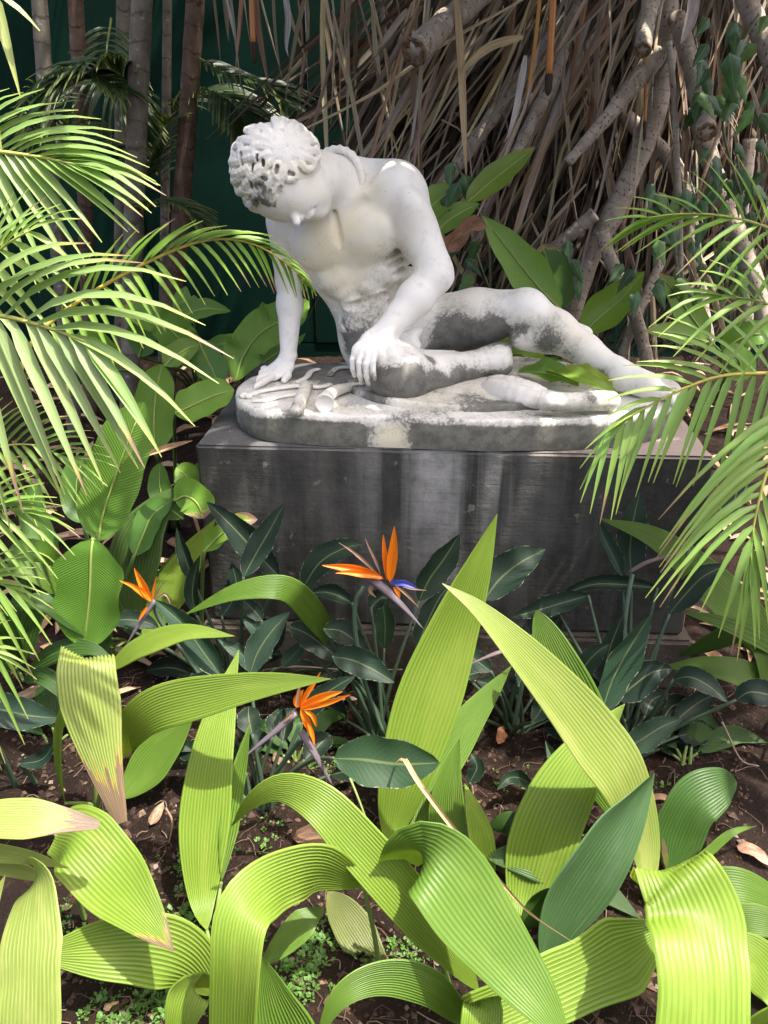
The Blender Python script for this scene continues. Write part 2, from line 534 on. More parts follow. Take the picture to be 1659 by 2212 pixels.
c = t.mix(t.math('MULTIPLY', t.step(n2, .58, .72), .5), c, (.16, .14, .12))
M['footing'] = t.finish(t.principled(c, .9, .2, t.bump(n2, .6, .008)))

# marble: white to cream with grey weathering and black growth where the 'stain' attribute asks for it
def marble_mat(name, side_stain=False):
    t = NT(name)
    pos = t.coord('Object')
    at = t.n('ShaderNodeAttribute', attribute_name='stain').outputs['Fac']
    at2 = t.n('ShaderNodeAttribute', attribute_name='cream').outputs['Fac']
    n1 = t.noise(pos, 7, 6, .62); n2 = t.noise(pos, 26, 6, .7); n3 = t.noise(pos, 110, 4, .7); n4 = t.noise(pos, 3.4, 3)
    c = t.mix(t.step(n4, .35, .65), (.80, .775, .725), (.71, .685, .635))
    c = t.mix(t.math('MULTIPLY', t.step(n2, .5, .72), .50), c, (.50, .49, .46))
    c = t.mix(t.math('MULTIPLY', at2, t.step(n1, .30, .62)), c, (.74, .67, .47))
    x = t.math('ADD', at, t.math('ADD', t.math('MULTIPLY', t.math('SUBTRACT', n1, .5), 1.15), t.math('MULTIPLY', t.math('SUBTRACT', n2, .5), .55)))
    x = t.math('ADD', x, t.math('MULTIPLY', t.math('SUBTRACT', n3, .5), .60))
    soft = t.step(x, .14, .56)
    c = t.mix(t.math('MULTIPLY', soft, .55), c, t.mix(t.step(n3, .4, .65), (.40, .385, .33), (.25, .245, .21)))
    hard = t.step(x, .46, .68)
    dk = t.mix(t.step(n2, .35, .65), (.062, .060, .053), (.150, .146, .125))
    dk = t.mix(t.math('MULTIPLY', t.step(n3, .55, .7), .5), dk, (.27, .27, .25))
    c = t.mix(t.math('MULTIPLY', hard, .9), c, dk)
    sp = t.step(t.noise(pos, 75, 2, .5), .72, .76)
    c = t.mix(t.math('MULTIPLY', sp, .5), c, (.12, .12, .12))
    rough = t.math('ADD', .48, t.math('MULTIPLY', hard, .35))
    h = t.math('ADD', t.math('MULTIPLY', n2, .25), t.math('MULTIPLY', n3, .35))
    h = t.math('ADD', h, t.math('MULTIPLY', hard, .4))
    return t.finish(t.principled(c, rough, .35, t.bump(h, .25, .004)))
M['marble'] = marble_mat('marble')
# ---------------------------------------------------------------- setting: ground, wall, plinth
def ground():
    # near bed is finely bumpy, far ground goes on to the horizon
    nx, ny = 220, 300
    x0, x1, y0, y1 = -3.4, 3.4, 0.2, 6.6
    X = np.linspace(x0, x1, nx); Yv = np.linspace(y0, y1, ny)
    V = []
    for y in Yv:
        for x in X:
            z = 0.022 * mnoise.fractal((x * 2.2, y * 2.2, 0), 1, 2, 4) + 0.010 * mnoise.noise((x * 19, y * 19, 3)) + 0.006 * mnoise.noise((x * 47, y * 47, 5))
            e = min(1, max(0, min(x - x0, x1 - x, y - y0, y1 - y) / .4))
            V.append((x, y, z * e - 0.012))
    F = [(j * nx + i, j * nx + i + 1, (j + 1) * nx + i + 1, (j + 1) * nx + i) for j in range(ny - 1) for i in range(nx - 1)]
    o = len(V)
    for (x, y) in ((-150, -150), (150, -150), (150, 150), (-150, 150)):
        V.append((x, y, -0.012))
    c = [0, nx - 1, nx * ny - 1, nx * (ny - 1)]
    # ring of four quads around the detailed bed
    F += [tuple(list(range(0, nx))[::-1] + [o, o + 1]), tuple([nx - 1 + nx * j for j in range(ny)][::-1] + [o + 1, o + 2]),
          tuple([nx * (ny - 1) + i for i in range(nx)] + [o + 2, o + 3]), tuple([nx * j for j in range(ny)] + [o + 3, o])]
    g = mesh_obj('ground', np.array(V), F, M['soil'])
    tag(g, kind='structure', label='dark brown garden soil under the plants')
ground()
def ground_z(x, y):
    return 0.022 * mnoise.fractal((x * 2.2, y * 2.2, 0), 1, 2, 4) + 0.010 * mnoise.noise((x * 19, y * 19, 3)) + 0.006 * mnoise.noise((x * 47, y * 47, 5)) - 0.012

def box_geo(x0, x1, y0, y1, z0, z1, bev=0.012):
    import bmesh
    bm = bmesh.new()
    bmesh.ops.create_cube(bm, size=1)
    for v in bm.verts:
        v.co = Vector((x0 + (v.co.x + .5) * (x1 - x0), y0 + (v.co.y + .5) * (y1 - y0), z0 + (v.co.z + .5) * (z1 - z0)))
    if bev: bmesh.ops.bevel(bm, geom=bm.edges[:], offset=bev, segments=3, affect='EDGES')
    bm.verts.index_update()
    V = [v.co.copy() for v in bm.verts]; F = [tuple(x.index for x in f.verts) for f in bm.faces]
    bm.free()
    return V, F

# green boundary wall of painted sheets, far behind
wl = thing('boundary_wall', 'dark green painted boundary wall behind the palm trunks', 'wall', (0, 6.35, 0))
for i in range(9):
    xa = -5.4 + i * 1.22
    V, F = box_geo(xa, xa + 1.214, 6.35 + (i % 2) * .012, 6.42, 0.10, 4.2, .004)
    mesh_obj('panel', V, F, M['wall'], wl, smooth=False)
V, F = box_geo(-5.5, 5.7, 6.36, 6.45, -.05, .097, .01)
mesh_obj('base', V, F, M['wall'], wl, smooth=False)

# plinth: block on a low footing, turned 3 degrees
PL_YAW = R(-3.0)
PL_TOP = 0.79
cl, cr = G(420, 962, PL_TOP), G(1545, 988, PL_TOP)
PL_C = (cl + cr) / 2
PL_C.z = 0
PL_YAW = math.atan2(cr.y - cl.y, cr.x - cl.x)
PL_W = (cr - cl).length
PL_D = 0.94
def pl(x, y, z):
    c, s = math.cos(PL_YAW), math.sin(PL_YAW)
    return Vector((PL_C.x + x * c - y * s, PL_C.y + x * s + y * c, z))
print('PLINTH', PL_C, math.degrees(PL_YAW), PL_W, P(688, 783, 3.28))
plinth = thing('stone_plinth', 'square weathered grey concrete plinth carrying the marble statue', 'plinth', PL_C)
plinth.rotation_euler = (0, 0, PL_YAW)
bpy.context.view_layer.update()
def plinth_part(name, x0, x1, y0, y1, z0, z1, mat, bev=.008):
    import bmesh
    bm = bmesh.new()
    bmesh.ops.create_cube(bm, size=1)
    for v in bm.verts:
        v.co = Vector((x0 + (v.co.x + .5) * (x1 - x0), y0 + (v.co.y + .5) * (y1 - y0), z0 + (v.co.z + .5) * (z1 - z0)))
    bmesh.ops.bevel(bm, geom=bm.edges[:], offset=bev, segments=3, affect='EDGES')
    bmesh.ops.subdivide_edges(bm, edges=[e for e in bm.edges if e.calc_length() > .3], cuts=30, use_grid_fill=True)
    for v in bm.verts:
        n = mnoise.fractal((v.co.x * 9, v.co.y * 9, v.co.z * 9), 1, 2, 3)
        e_ = 1.0 + 1.6 * max(0.0, mnoise.noise((v.co.x * 7 + 5, v.co.y * 7, v.co.z * 7))) * (abs(abs(v.co.x) - (x1 - x0) / 2) < .02 or abs(v.co.z - z1) < .02)
        v.co += v.normal * (0.0026 * n - 0.004 * (e_ - 1.0))
    me = bpy.data.meshes.new(name)
    bm.to_mesh(me); bm.free()
    me.polygons.foreach_set('use_smooth', [False] * len(me.polygons))
    me.materials.append(mat)
    o = bpy.data.objects.new(name, me)
    col.objects.link(o); o.parent = plinth
    return o
plinth_part('block', -PL_W / 2, PL_W / 2, 0, PL_D, .165, PL_TOP, M['plinth'])
plinth_part('footing', -PL_W / 2 - .03, PL_W / 2 + .03, -.035, PL_D + .03, -.06, .163, M['footing'], .012)
# ---------------------------------------------------------------- statue: carved from distance fields, then meshed
class Vol:
    def __init__(self, lo, hi, h):
        self.lo = np.array(lo, float); self.h = h
        self.n = np.ceil((np.array(hi) - self.lo) / h).astype(int) + 1
        self.a = np.full(self.n, 9.0, np.float32)
    def box(self, lo, hi):
        i0 = np.clip(np.floor((np.array(lo) - self.lo) / self.h).astype(int), 0, self.n - 1)
        i1 = np.clip(np.ceil((np.array(hi) - self.lo) / self.h).astype(int) + 1, 1, self.n)
        g = [self.lo[d] + self.h * np.arange(i0[d], i1[d]) for d in range(3)]
        X = np.stack(np.meshgrid(*g, indexing='ij'), -1).astype(np.float32)
        return tuple(slice(i0[d], i1[d]) for d in range(3)), X
    def put(self, lo, hi, fn, k, op='+'):
        m = k + 3 * self.h + .01
        sl, X = self.box(np.array(lo) - m, np.array(hi) + m)
        if X.size == 0: return
        d = fn(X)
        a = self.a[sl]
        if op == '-':
            a, d = -a, d
        kk = max(k, 1e-5)
        h = np.maximum(kk - np.abs(a - d), 0) / kk
        r = np.minimum(a, d) - h * h * kk * .25
        self.a[sl] = -r if op == '-' else r
    def cone(self, p, r1, q, r2, k=.02, op='+', flat=None):
        p, q = np.array(p, np.float32), np.array(q, np.float32)
        ba = q - p; L2 = max(1e-9, float(ba @ ba)); rm = max(r1, r2)
        if flat is not None:
            n, f = np.array(flat[0], np.float32), flat[1]       # squash along n by f (<1)
            n = n / np.linalg.norm(n)
        def fn(X):
            pa = X - p
            t = np.clip((pa @ ba) / L2, 0, 1)[..., None]
            w = pa - ba * t
            if flat is not None:
                c = (w @ n)[..., None]
                w = w + n * c * (1 / f - 1)
            d = np.sqrt((w * w).sum(-1)) - (r1 + (r2 - r1) * t[..., 0])
            return d * (flat[1] ** .35 if flat is not None else 1)
        self.put(np.minimum(p, q) - rm, np.maximum(p, q) + rm, fn, k, op)
    def chain(self, pts, rad, k=.012, op='+', flat=None):
        for i in range(len(pts) - 1):
            self.cone(pts[i], rad[i], pts[i + 1], rad[i + 1], k if i == 0 else min(k, .006), op, flat)
    def ell(self, c, axes, radii, k=.02, op='+'):
        c = np.array(c, np.float32)
        A = np.array([np.array(Vector(a).normalized()) for a in axes], np.float32)
        r = np.array(radii, np.float32)
        def fn(X):
            y = (X - c) @ A.T
            k0 = np.sqrt(((y / r) ** 2).sum(-1)); k1 = np.sqrt(((y / (r * r)) ** 2).sum(-1))
            return k0 * (k0 - 1) / np.maximum(k1, 1e-6)
        R_ = float(max(radii))
        self.put(c - R_, c + R_, fn, k, op)
    def mesh(self):
        f = self.a; s = f < 0
        c = [s[i:i - 1 or None, j:j - 1 or None, k:k - 1 or None] if True else 0 for i in (0, 1) for j in (0, 1) for k in (0, 1)]
        def sh(A, i, j, k):
            return A[i:A.shape[0] - 1 + i, j:A.shape[1] - 1 + j, k:A.shape[2] - 1 + k]
        cnt = sum(sh(s, i, j, k).astype(np.int8) for i in (0, 1) for j in (0, 1) for k in (0, 1))
        act = np.argwhere((cnt > 0) & (cnt < 8))
        idx = np.full(cnt.shape, -1, np.int64)
        idx[tuple(act.T)] = np.arange(len(act))
        acc = np.zeros((len(act), 3)); num = np.zeros(len(act))
        corner = {(i, j, k): f[act[:, 0] + i, act[:, 1] + j, act[:, 2] + k].astype(np.float64) for i in (0, 1) for j in (0, 1) for k in (0, 1)}
        for a in corner:
            for d in range(3):
                if a[d] == 0:
                    b = list(a); b[d] = 1; b = tuple(b)
                    fa, fb = corner[a], corner[b]
                    m = (fa < 0) != (fb < 0)
                    t = np.where(m, fa / np.where(m, fa - fb, 1), 0)
                    pt = np.zeros((len(act), 3)) + np.array(a)
                    pt[:, d] += t
                    acc[m] += pt[m]; num[m] += 1
        V = self.lo + self.h * (act + acc / num[:, None])
        F = []
        for d in range(3):
            o1, o2 = (d + 1) % 3, (d + 2) % 3
            A = np.take(s, range(0, s.shape[d] - 1), d); B = np.take(s, range(1, s.shape[d]), d)
            e = np.argwhere(A != B)
            e = e[(e[:, o1] > 0) & (e[:, o2] > 0) & (e[:, o1] < s.shape[o1] - 1) & (e[:, o2] < s.shape[o2] - 1)]
            inside = A[tuple(e.T)]
            q = []
            for (x, y) in ((-1, -1), (0, -1), (0, 0), (-1, 0)):
                w = e.copy(); w[:, o1] += x; w[:, o2] += y
                q.append(idx[tuple(w.T)])
            q = np.stack(q, 1)
            q[~inside] = q[~inside][:, ::-1]
            F.append(q)
        F = np.concatenate(F)
        return V, F[(F >= 0).all(1)]

def blob_attr(V, blobs):
    a = np.zeros(len(V))
    for (u, v, Y, r, w) in blobs:
        c = np.array(P(u, v, Y)); r = r * depth(P(u, v, Y)) / FPX
        d2 = ((V - c) ** 2).sum(1) / (r * r)
        a = np.maximum(a, w * np.exp(-d2 ** 1.4 * .7))
    return a

ST_Z = PL_TOP + .10                      # top of the oval marble base
statue = thing('marble_statue', 'white marble statue of a seated man with bowed head, leaning on one arm', 'statue', Vector((0.05, 2.8, PL_TOP)))

# --- oval base (outline from its visible front edge, closed round behind)
fr = [G(u, v, ST_Z) for u, v in ((506, 846), (511, 862), (530, 876), (560, 886), (624, 893), (715, 898), (834, 901), (968, 906), (1100, 908), (1265, 905), (1360, 898), (1420, 888), (1462, 873), (1478, 855))]
bk = [G(u, v, ST_Z) for u, v in ((1478, 838), (1455, 818), (1380, 800), (1240, 786), (1080, 778), (900, 776), (740, 781), (620, 795), (545, 812), (512, 831))]
outline = catmull(fr + bk + [fr[0]], 161)[:-1]
bc = sum(outline, Vector()) / len(outline)
def base_mesh():
    n = len(outline)
    rings = []
    for (sc, z) in ((0.0, ST_Z), (.55, ST_Z), (.80, ST_Z), (.93, ST_Z), (.978, ST_Z), (.990, ST_Z - .004), (.996, ST_Z - .012), (.998, ST_Z - .03), (1.0, ST_Z - .06), (.998, ST_Z - .084), (.99, ST_Z - .094), (.988, PL_TOP + .002)):
        rings.append((sc, z))
    V = []
    for sc, z in rings:
        for i, p in enumerate(outline):
            q = bc + (p - bc) * sc
            nz = .003 * mnoise.noise((q.x * 9, q.y * 9, z * 12)) if sc > .9 else .0
            dz = .004 * mnoise.noise((q.x * 13, q.y * 13, 2)) if z == ST_Z else 0
            d = (p - bc).normalized()
            V.append((q.x + d.x * nz, q.y + d.y * nz, z + dz))
    F = []
    for r in range(len(rings) - 1):
        for i in range(n):
            j = (i + 1) % n
            F.append((r * n + i, (r + 1) * n + i, (r + 1) * n + j, r * n + j))
    V = np.array(V)
    side = np.clip((ST_Z - .012 - V[:, 2]) / .02, 0, 1)
    hx = np.array([mnoise.noise((p[0] * 5.2 + 4.1, p[1] * 5, 0)) for p in V])
    st = side * (.92 + .50 * hx) + (1 - side) * .42
    cr = side * .75
    # clean cream patch and the dark zones as the photograph shows them
    for (u, v, r, w) in ((850, 930, 40, -.85), (880, 950, 26, -.5), (1070, 915, 26, -.6), (1110, 930, 18, -.5), (805, 912, 26, -.6), (1290, 930, 30, -.4), (545, 925, 20, -.5), (960, 945, 34, -.3), (660, 940, 60, .2), (1200, 935, 120, .28), (740, 940, 40, .25), (600, 910, 30, .15)):
        c = np.array(G(u, v, ST_Z - .05)); rr = r * 2.5 / FPX
        st += w * side * np.exp(-(((V - c) ** 2)[:, :2].sum(1)) / (rr * rr))
    top = 1 - side
    for (u, v, r, w) in ((690, 800, 70, .75), (760, 815, 60, .65), (640, 800, 35, .5), (700, 870, 40, .15), (1390, 870, 60, -.3), (1000, 790, 90, .5), (560, 860, 30, .1)):
        c = np.array(G(u, v, ST_Z)); rr = r * 2.6 / FPX
        st += w * top * np.exp(-(((V - c) ** 2)[:, :2].sum(1)) / (rr * rr))
    mesh_obj('base', V, F, M['marble'], statue, attrs={'stain': st, 'cream': cr})
base_mesh()

# --- figure
def build_body():
    v = Vol((-.42, 2.22, ST_Z - .02), (.98, 3.10, 1.68), .0040)
    Sr, Sl = P(628, 470, 2.82), P(855, 400, 2.76)
    lat = (Sl - Sr).normalized()
    up = (P(716, 410, 2.77) - P(800, 655, 2.86)).normalized()
    lat = (lat - up * lat.dot(up)).normalized()
    fw = lat.cross(up).normalized()
    if fw.y > 0: fw = -fw
    ax = (lat, fw, up)
    # trunk
    v.ell(P(747, 525, 2.80), ax, (.176, .116, .205), .03)
    v.ell(P(770, 470, 2.82), ax, (.165, .105, .14), .05)
    v.cone(P(762, 600, 2.82), .116, P(804, 690, 2.86), .118, .04, flat=(fw, .88))
    v.cone(P(822, 705, 2.87), .125, P(880, 725, 2.90), .135, .05)
    v.cone(P(800, 745, 2.84), .10, P(850, 770, 2.82), .10, .05)
    # upper back, trapezius, neck
    v.cone(P(740, 402, 2.86), .085, P(842, 404, 2.81), .082, .05)
    v.cone(P(738, 400, 2.80), .088, P(690, 388, 2.70), .078, .04)
    v.cone(P(690, 385, 2.71), .072, P(650, 385, 2.66), .070, .03)
    v.cone(P(648, 455, 2.80), .070, P(735, 430, 2.82), .085, .05)
    # pectorals
    v.ell(P(688, 535, 2.708), ax, (.086, .035, .068), .028)
    v.ell(P(797, 518, 2.692), ax, (.092, .036, .072), .028)
    v.cone(P(838, 455, 2.73), .050, P(790, 510, 2.71), .045, .04)
    v.cone(P(628, 500, 2.79), .045, P(680, 525, 2.74), .045, .04)
    v.chain([P(722, 455, 2.69), P(732, 520, 2.668), P(744, 590, 2.655), P(775, 650, 2.690), P(790, 700, 2.705)], [.005, .009, .012, .011, .008], .014, '-')
    # rib arch, abdomen pads and waist crease
    v.ell(P(722, 605, 2.735), ax, (.055, .035, .045), .03)
    v.ell(P(822, 592, 2.735), ax, (.060, .035, .045), .03)
    for (u, w, r) in ((745, 630, .036), (800, 617, .036), (765, 655, .034), (822, 640, .034)):
        v.ell(P(u - 4, w, 2.733), ax, (r * 1.15, .026, r * .78), .013)
    v.chain([P(738, 664, 2.715), P(775, 662, 2.715), P(820, 648, 2.71), P(868, 622, 2.735)], [.009, .019, .019, .010], .012, '-')
    v.chain([P(690, 592, 2.70), P(735, 582, 2.665), P(790, 583, 2.66), P(850, 560, 2.69)], [.007, .014, .014, .006], .010, '-')
    v.ell(P(795, 692, 2.755), ax, (.105, .045, .055), .035)
    v.cone(P(888, 610, 2.80), .05, P(890, 680, 2.84), .085, .05)
    for i in range(4):                                                        # ribs at the open flank
        v.chain([P(838 + i * 6, 545 + i * 19, 2.722), P(862 + i * 4, 530 + i * 20, 2.755), P(884, 520 + i * 22, 2.80)], [.008, .015, .009], .008)
    v.chain([P(838, 470, 2.70), P(846, 500, 2.70), P(862, 540, 2.72)], [.008, .014, .010], .015, '-')
    for i in range(3):                                                        # gaps between the ribs
        v.chain([P(836 + i * 6, 556 + i * 19, 2.708), P(860 + i * 4, 541 + i * 20, 2.742), P(880, 532 + i * 22, 2.785)], [.004, .008, .004], .008, '-')
    v.chain([P(720, 652, 2.735), P(735, 690, 2.745), P(770, 730, 2.74)], [.004, .009, .006], .014, '-')
    # collar bones
    v.chain([P(742, 440, 2.715), P(790, 418, 2.70), P(835, 388, 2.715)], [.008, .011, .010], .03)
    v.chain([P(705, 452, 2.72), P(660, 468, 2.735)], [.010, .012], .03)
    # his left arm (photo right): shoulder, upper arm, elbow, forearm across to the knee
    v.ell(P(862, 414, 2.745), (lat, fw, up), (.084, .084, .092), .04)
    v.cone(P(872, 435, 2.74), .074, P(935, 572, 2.66), .056, .03)
    v.ell(P(897, 495, 2.69), ((P(935, 572, 2.66) - P(872, 435, 2.74)).normalized(), lat, fw), (.10, .058, .055), .03)
    v.cone(P(938, 588, 2.645), .052, P(938, 596, 2.64), .052, .025)
    v.cone(P(962, 588, 2.66), .018, P(966, 600, 2.655), .018, .025)
    E, W = P(936, 600, 2.635), P(828, 722, 2.525)
    v.cone(E, .054, P(898, 643, 2.60), .055, .025)
    v.cone(P(898, 643, 2.60), .055, W, .034, .02)
    # his left hand over the knee
    v.cone(W, .035, P(806, 742, 2.50), .040, .015, flat=(Vector((.25, -.75, .6)), .62))
    v.cone(P(812, 738, 2.505), .036, P(782, 760, 2.470), .033, .012, flat=(Vector((.25, -.8, .5)), .55))
    v.cone(P(812, 738, 2.505), .034, P(803, 760, 2.462), .032, .012, flat=(Vector((.25, -.8, .5)), .55))
    F_ = [((768, 752, 2.478), (761, 778, 2.452), (762, 798, 2.448), (766, 812, 2.452)),
          ((782, 755, 2.462), (775, 784, 2.432), (777, 810, 2.427), (782, 827, 2.430)),
          ((797, 758, 2.453), (790, 788, 2.420), (792, 814, 2.414), (796, 831, 2.416)),
          ((811, 758, 2.453), (805, 784, 2.422), (806, 804, 2.410), (809, 819, 2.410))]
    for ch, r in zip(F_, (.0082, .0090, .0092, .0090)):
        v.chain([P(*p) for p in ch], [r * 1.18, r * 1.08, r, r * .80], .003)
    v.chain([P(828, 742, 2.51), P(842, 754, 2.485), P(846, 768, 2.470)], [.016, .013, .010], .008)    # thumb along the knee
    # his right arm (photo left) propping him up
    v.ell(P(622, 478, 2.82), (lat, fw, up), (.064, .070, .080), .04)
    v.cone(P(620, 485, 2.82), .058, P(624, 600, 2.83), .043, .03)
    v.ell(P(622, 545, 2.815), ((0, 0, 1), (1, 0, 0), (0, 1, 0)), (.085, .045, .050), .03)
    v.cone(P(624, 606, 2.835), .043, P(626, 660, 2.82), .042, .02)
    v.cone(P(626, 660, 2.82), .042, P(623, 766, 2.765), .027, .02)
    # his right hand flat on the base, fingers to the photo's left
    v.cone(P(622, 770, 2.762), .028, P(604, 797, 2.735), .034, .015, flat=(Vector((0, -.35, 1)), .6))
    v.cone(P(606, 792, 2.745), .032, P(574, 808, 2.725), .028, .012, flat=(Vector((0, -.3, 1)), .50))
    v.cone(P(618, 792, 2.735), .030, P(590, 812, 2.695), .026, .012, flat=(Vector((0, -.3, 1)), .50))
    def hb(u, w, dz): return tuple(G(u, w, ST_Z + dz))
    H_ = [((572, 796, .024), (546, 807, .020), (530, 816, .009)),
          ((572, 803, .024), (541, 816, .019), (518, 829, .009)),
          ((577, 809, .023), (549, 823, .018), (526, 837, .009)),
          ((587, 814, .022), (564, 828, .017), (546, 839, .009))]
    for ch, r in zip(H_, (.0088, .0095, .0098, .0095)):
        v.chain([hb(*p) for p in ch], [r * 1.25, r * 1.12, r * .9], .004)
    v.chain([hb(620, 798, .03), hb(621, 811, .02), hb(614, 822, .011)], [.018, .0135, .0110], .008)
    # his left leg stretched to the photo's right
    v.cone(P(905, 712, 2.90), .112, P(1030, 688, 2.84), .097, .04)
    v.cone(P(1030, 688, 2.84), .097, P(1128, 670, 2.775), .068, .03)
    v.ell(P(1140, 664, 2.755), ((1, 0, 0), (0, 1, 0), (0, 0, 1)), (.060, .060, .055), .03)
    K, A_ = P(1140, 676, 2.765), P(1322, 792, 2.585)
    v.cone(K, .064, P(1200, 716, 2.71), .066, .03)
    v.cone(P(1200, 716, 2.71), .066, P(1265, 757, 2.65), .050, .025)
    v.cone(P(1265, 757, 2.65), .050, A_, .036, .02)
    v.ell(P(1190, 728, 2.735), ((A_ - K).normalized(), (0, 1, 0), (0, 0, 1)), (.10, .052, .050), .03)
    v.cone(P(1318, 808, 2.585), .036, P(1340, 815, 2.56), .040, .02)
    v.cone(P(1335, 797, 2.575), .036, P(1400, 828, 2.52), .034, .02)
    v.cone(P(1400, 828, 2.52), .034, P(1440, 850, 2.485), .026, .02, flat=(Vector((0, -.2, 1)), .75))
    v.cone(P(1345, 820, 2.56), .034, P(1415, 852, 2.50), .026, .02)
    for i in range(5):
        a, b = P(1430 + i * 5, 847 + i * 3.0, 2.515 - i * .017), P(1462 - i * 2, 862 + i * 2.5, 2.492 - i * .017)
        v.cone(a, .0125 if i else .016, b, .0095 if i else .013, .007)
    # his right leg folded in front: thigh towards us, round knee, shin to the photo's right
    v.cone(P(820, 752, 2.80), .105, P(858, 800, 2.535), .086, .04)
    v.ell(P(857, 813, 2.515), ((1, 0, 0), (0, 1, 0), (0, 0, 1)), (.080, .082, .080), .03)
    v.cone(P(838, 790, 2.53), .066, P(880, 812, 2.53), .072, .03)
    v.cone(P(880, 818, 2.535), .070, P(950, 806, 2.60), .054, .03)
    v.cone(P(915, 792, 2.64), .055, P(975, 786, 2.68), .045, .03)
    v.cone(P(950, 806, 2.60), .054, P(1015, 790, 2.655), .043, .025)
    v.cone(P(1015, 790, 2.655), .043, P(1075, 772, 2.695), .046, .02)
    v.cone(P(1075, 768, 2.695), .036, P(1084, 790, 2.68), .036, .02)
    v.cone(P(1050, 775, 2.69), .036, P(1080, 762, 2.71), .028, .02)
    for i in range(5):
        v.cone(P(1078, 758 + i * 10, 2.705 - i * .008), .014, P(1094, 754 + i * 11.5, 2.71 - i * .008), .0105, .006)
    # loose fold of drapery at the lap, broken off
    v.chain([P(868, 742, 2.69), P(886, 728, 2.70), P(902, 716, 2.71)], [.020, .024, .016], .015)
    v.chain([P(884, 742, 2.68), P(896, 745, 2.69)], [.022, .020], .012)
    # pedestal rock under the hips
    v.cone(P(830, 785, 2.86), .085, P(930, 785, 2.90), .075, .03)
    # face: skull, brow, cheek, nose, mouth, chin, ear
    v.ell(P(606, 385, 2.60), ((1, 0, 0), (0, 1, 0), (0, 0, 1)), (.118, .120, .118), .02)
    v.ell(P(622, 418, 2.575), (Vector((.8, -.1, -.35)).normalized(), Vector((.1, 1, 0)).normalized(), Vector((.4, 0, .9)).normalized()), (.085, .085, .070), .03)
    v.ell(P(662, 418, 2.60), (Vector((.9, .1, .2)).normalized(), (0, 1, 0), Vector((-.2, 0, .97)).normalized()), (.070, .062, .064), .03)
    v.cone(P(650, 428, 2.575), .050, P(684, 440, 2.615), .038, .03)           # jaw
    v.cone(P(676, 452, 2.59), .020, P(690, 446, 2.615), .022, .02)            # chin
    v.chain([P(628, 408, 2.525), P(634, 424, 2.517), P(632, 440, 2.517), P(622, 452, 2.522)], [.010, .013, .013, .010], .008)     # brow ridge
    v.ell(P(644, 433, 2.522), ((1, 0, 0), (0, 1, 0), (0, 0, 1)), (.015, .016, .020), .008, '-')          # eye socket
    v.ell(P(644, 433, 2.538), ((1, 0, 0), (0, 1, 0), (0, 0, 1)), (.011, .012, .014), .004)               # closed lid
    v.ell(P(659, 420, 2.548), ((1, 0, 0), (0, 1, 0), (0, 0, 1)), (.024, .018, .024), .014)               # cheek bone
    v.chain([P(629, 448, 2.532), P(635, 463, 2.522), P(641, 480, 2.514)], [.010, .0125, .0115], .008)     # nose
    v.ell(P(648, 471, 2.528), ((1, 0, 0), (0, 1, 0), (0, 0, 1)), (.011, .011, .0095), .006)               # nostril wing
    v.cone(P(652, 478, 2.513), .004, P(650, 474, 2.520), .003, .003, '-')
    v.chain([P(655, 465, 2.544), P(664, 455, 2.544), P(676, 444, 2.555)], [.0075, .0085, .004], .008)      # moustache
    v.chain([P(664, 470, 2.540), P(672, 462, 2.541), P(680, 455, 2.562)], [.0065, .007, .004], .006)      # lower lip
    v.chain([P(661, 469, 2.522), P(670, 457, 2.524), P(680, 448, 2.540)], [.0035, .0045, .003], .003, '-')
    v.ell(P(684, 458, 2.582), ((1, 0, 0), (0, 1, 0), (0, 0, 1)), (.026, .022, .018), .020)               # chin
    v.chain([P(690, 372, 2.60), P(700, 400, 2.60), P(702, 430, 2.605), P(694, 452, 2.60)], [.012, .014, .014, .012], .012)   # jaw edge
    V, F = v.mesh()
    st = blob_attr(V, [(800, 672, 2.72, 50, .42), (845, 640, 2.70, 26, .75), (868, 624, 2.73, 20, .75), (800, 656, 2.70, 22, .6), (820, 600, 2.68, 22, .4), (770, 600, 2.66, 20, .3), (758, 690, 2.75, 36, .62), (775, 735, 2.75, 42, .85),
                       (815, 610, 2.68, 30, .34), (838, 540, 2.70, 40, .34), (850, 470, 2.72, 18, .4), (700, 640, 2.72, 30, .35),
                       (990, 735, 2.77, 62, 1.05), (1070, 725, 2.75, 55, .95), (1130, 708, 2.73, 34, .85), (990, 700, 2.75, 26, .7), (930, 745, 2.80, 40, .6),
                       (1185, 735, 2.68, 46, .62), (1235, 762, 2.64, 30, .45), (1300, 815, 2.57, 24, .55), (1120, 690, 2.71, 25, .35),
                       (835, 836, 2.44, 50, 1.0), (885, 838, 2.45, 50, 1.05), (930, 830, 2.52, 42, .95), (985, 815, 2.58, 36, .75), (925, 785, 2.55, 22, .8), (860, 806, 2.43, 22, .35),
                       (1095, 800, 2.66, 20, .75), (1020, 812, 2.62, 26, .5), (790, 800, 2.50, 30, .45), (630, 640, 2.80, 20, .1), (885, 735, 2.70, 20, .3), (640, 815, 2.74, 12, .5)])
    st = np.maximum(st, .8 * np.clip((ST_Z + .10 - V[:, 2]) / .06, 0, 1) * (V[:, 0] < .42) * (V[:, 0] > -.1))
    st = st + .05
    cr = blob_attr(V, [(740, 520, 2.70, 130, .9), (660, 420, 2.56, 60, .55), (620, 560, 2.80, 60, .5), (800, 620, 2.72, 80, .6), (1200, 740, 2.70, 80, .7), (860, 480, 2.70, 60, .5), (1010, 660, 2.75, 60, .25)])  # cream variation, with yellow bounce from leaves painted on the chest
    body = mesh_obj('figure', V, F, M['marble'], statue, attrs={'stain': st, 'cream': cr})
    print('BODY', len(V))
    return body
body = build_body()

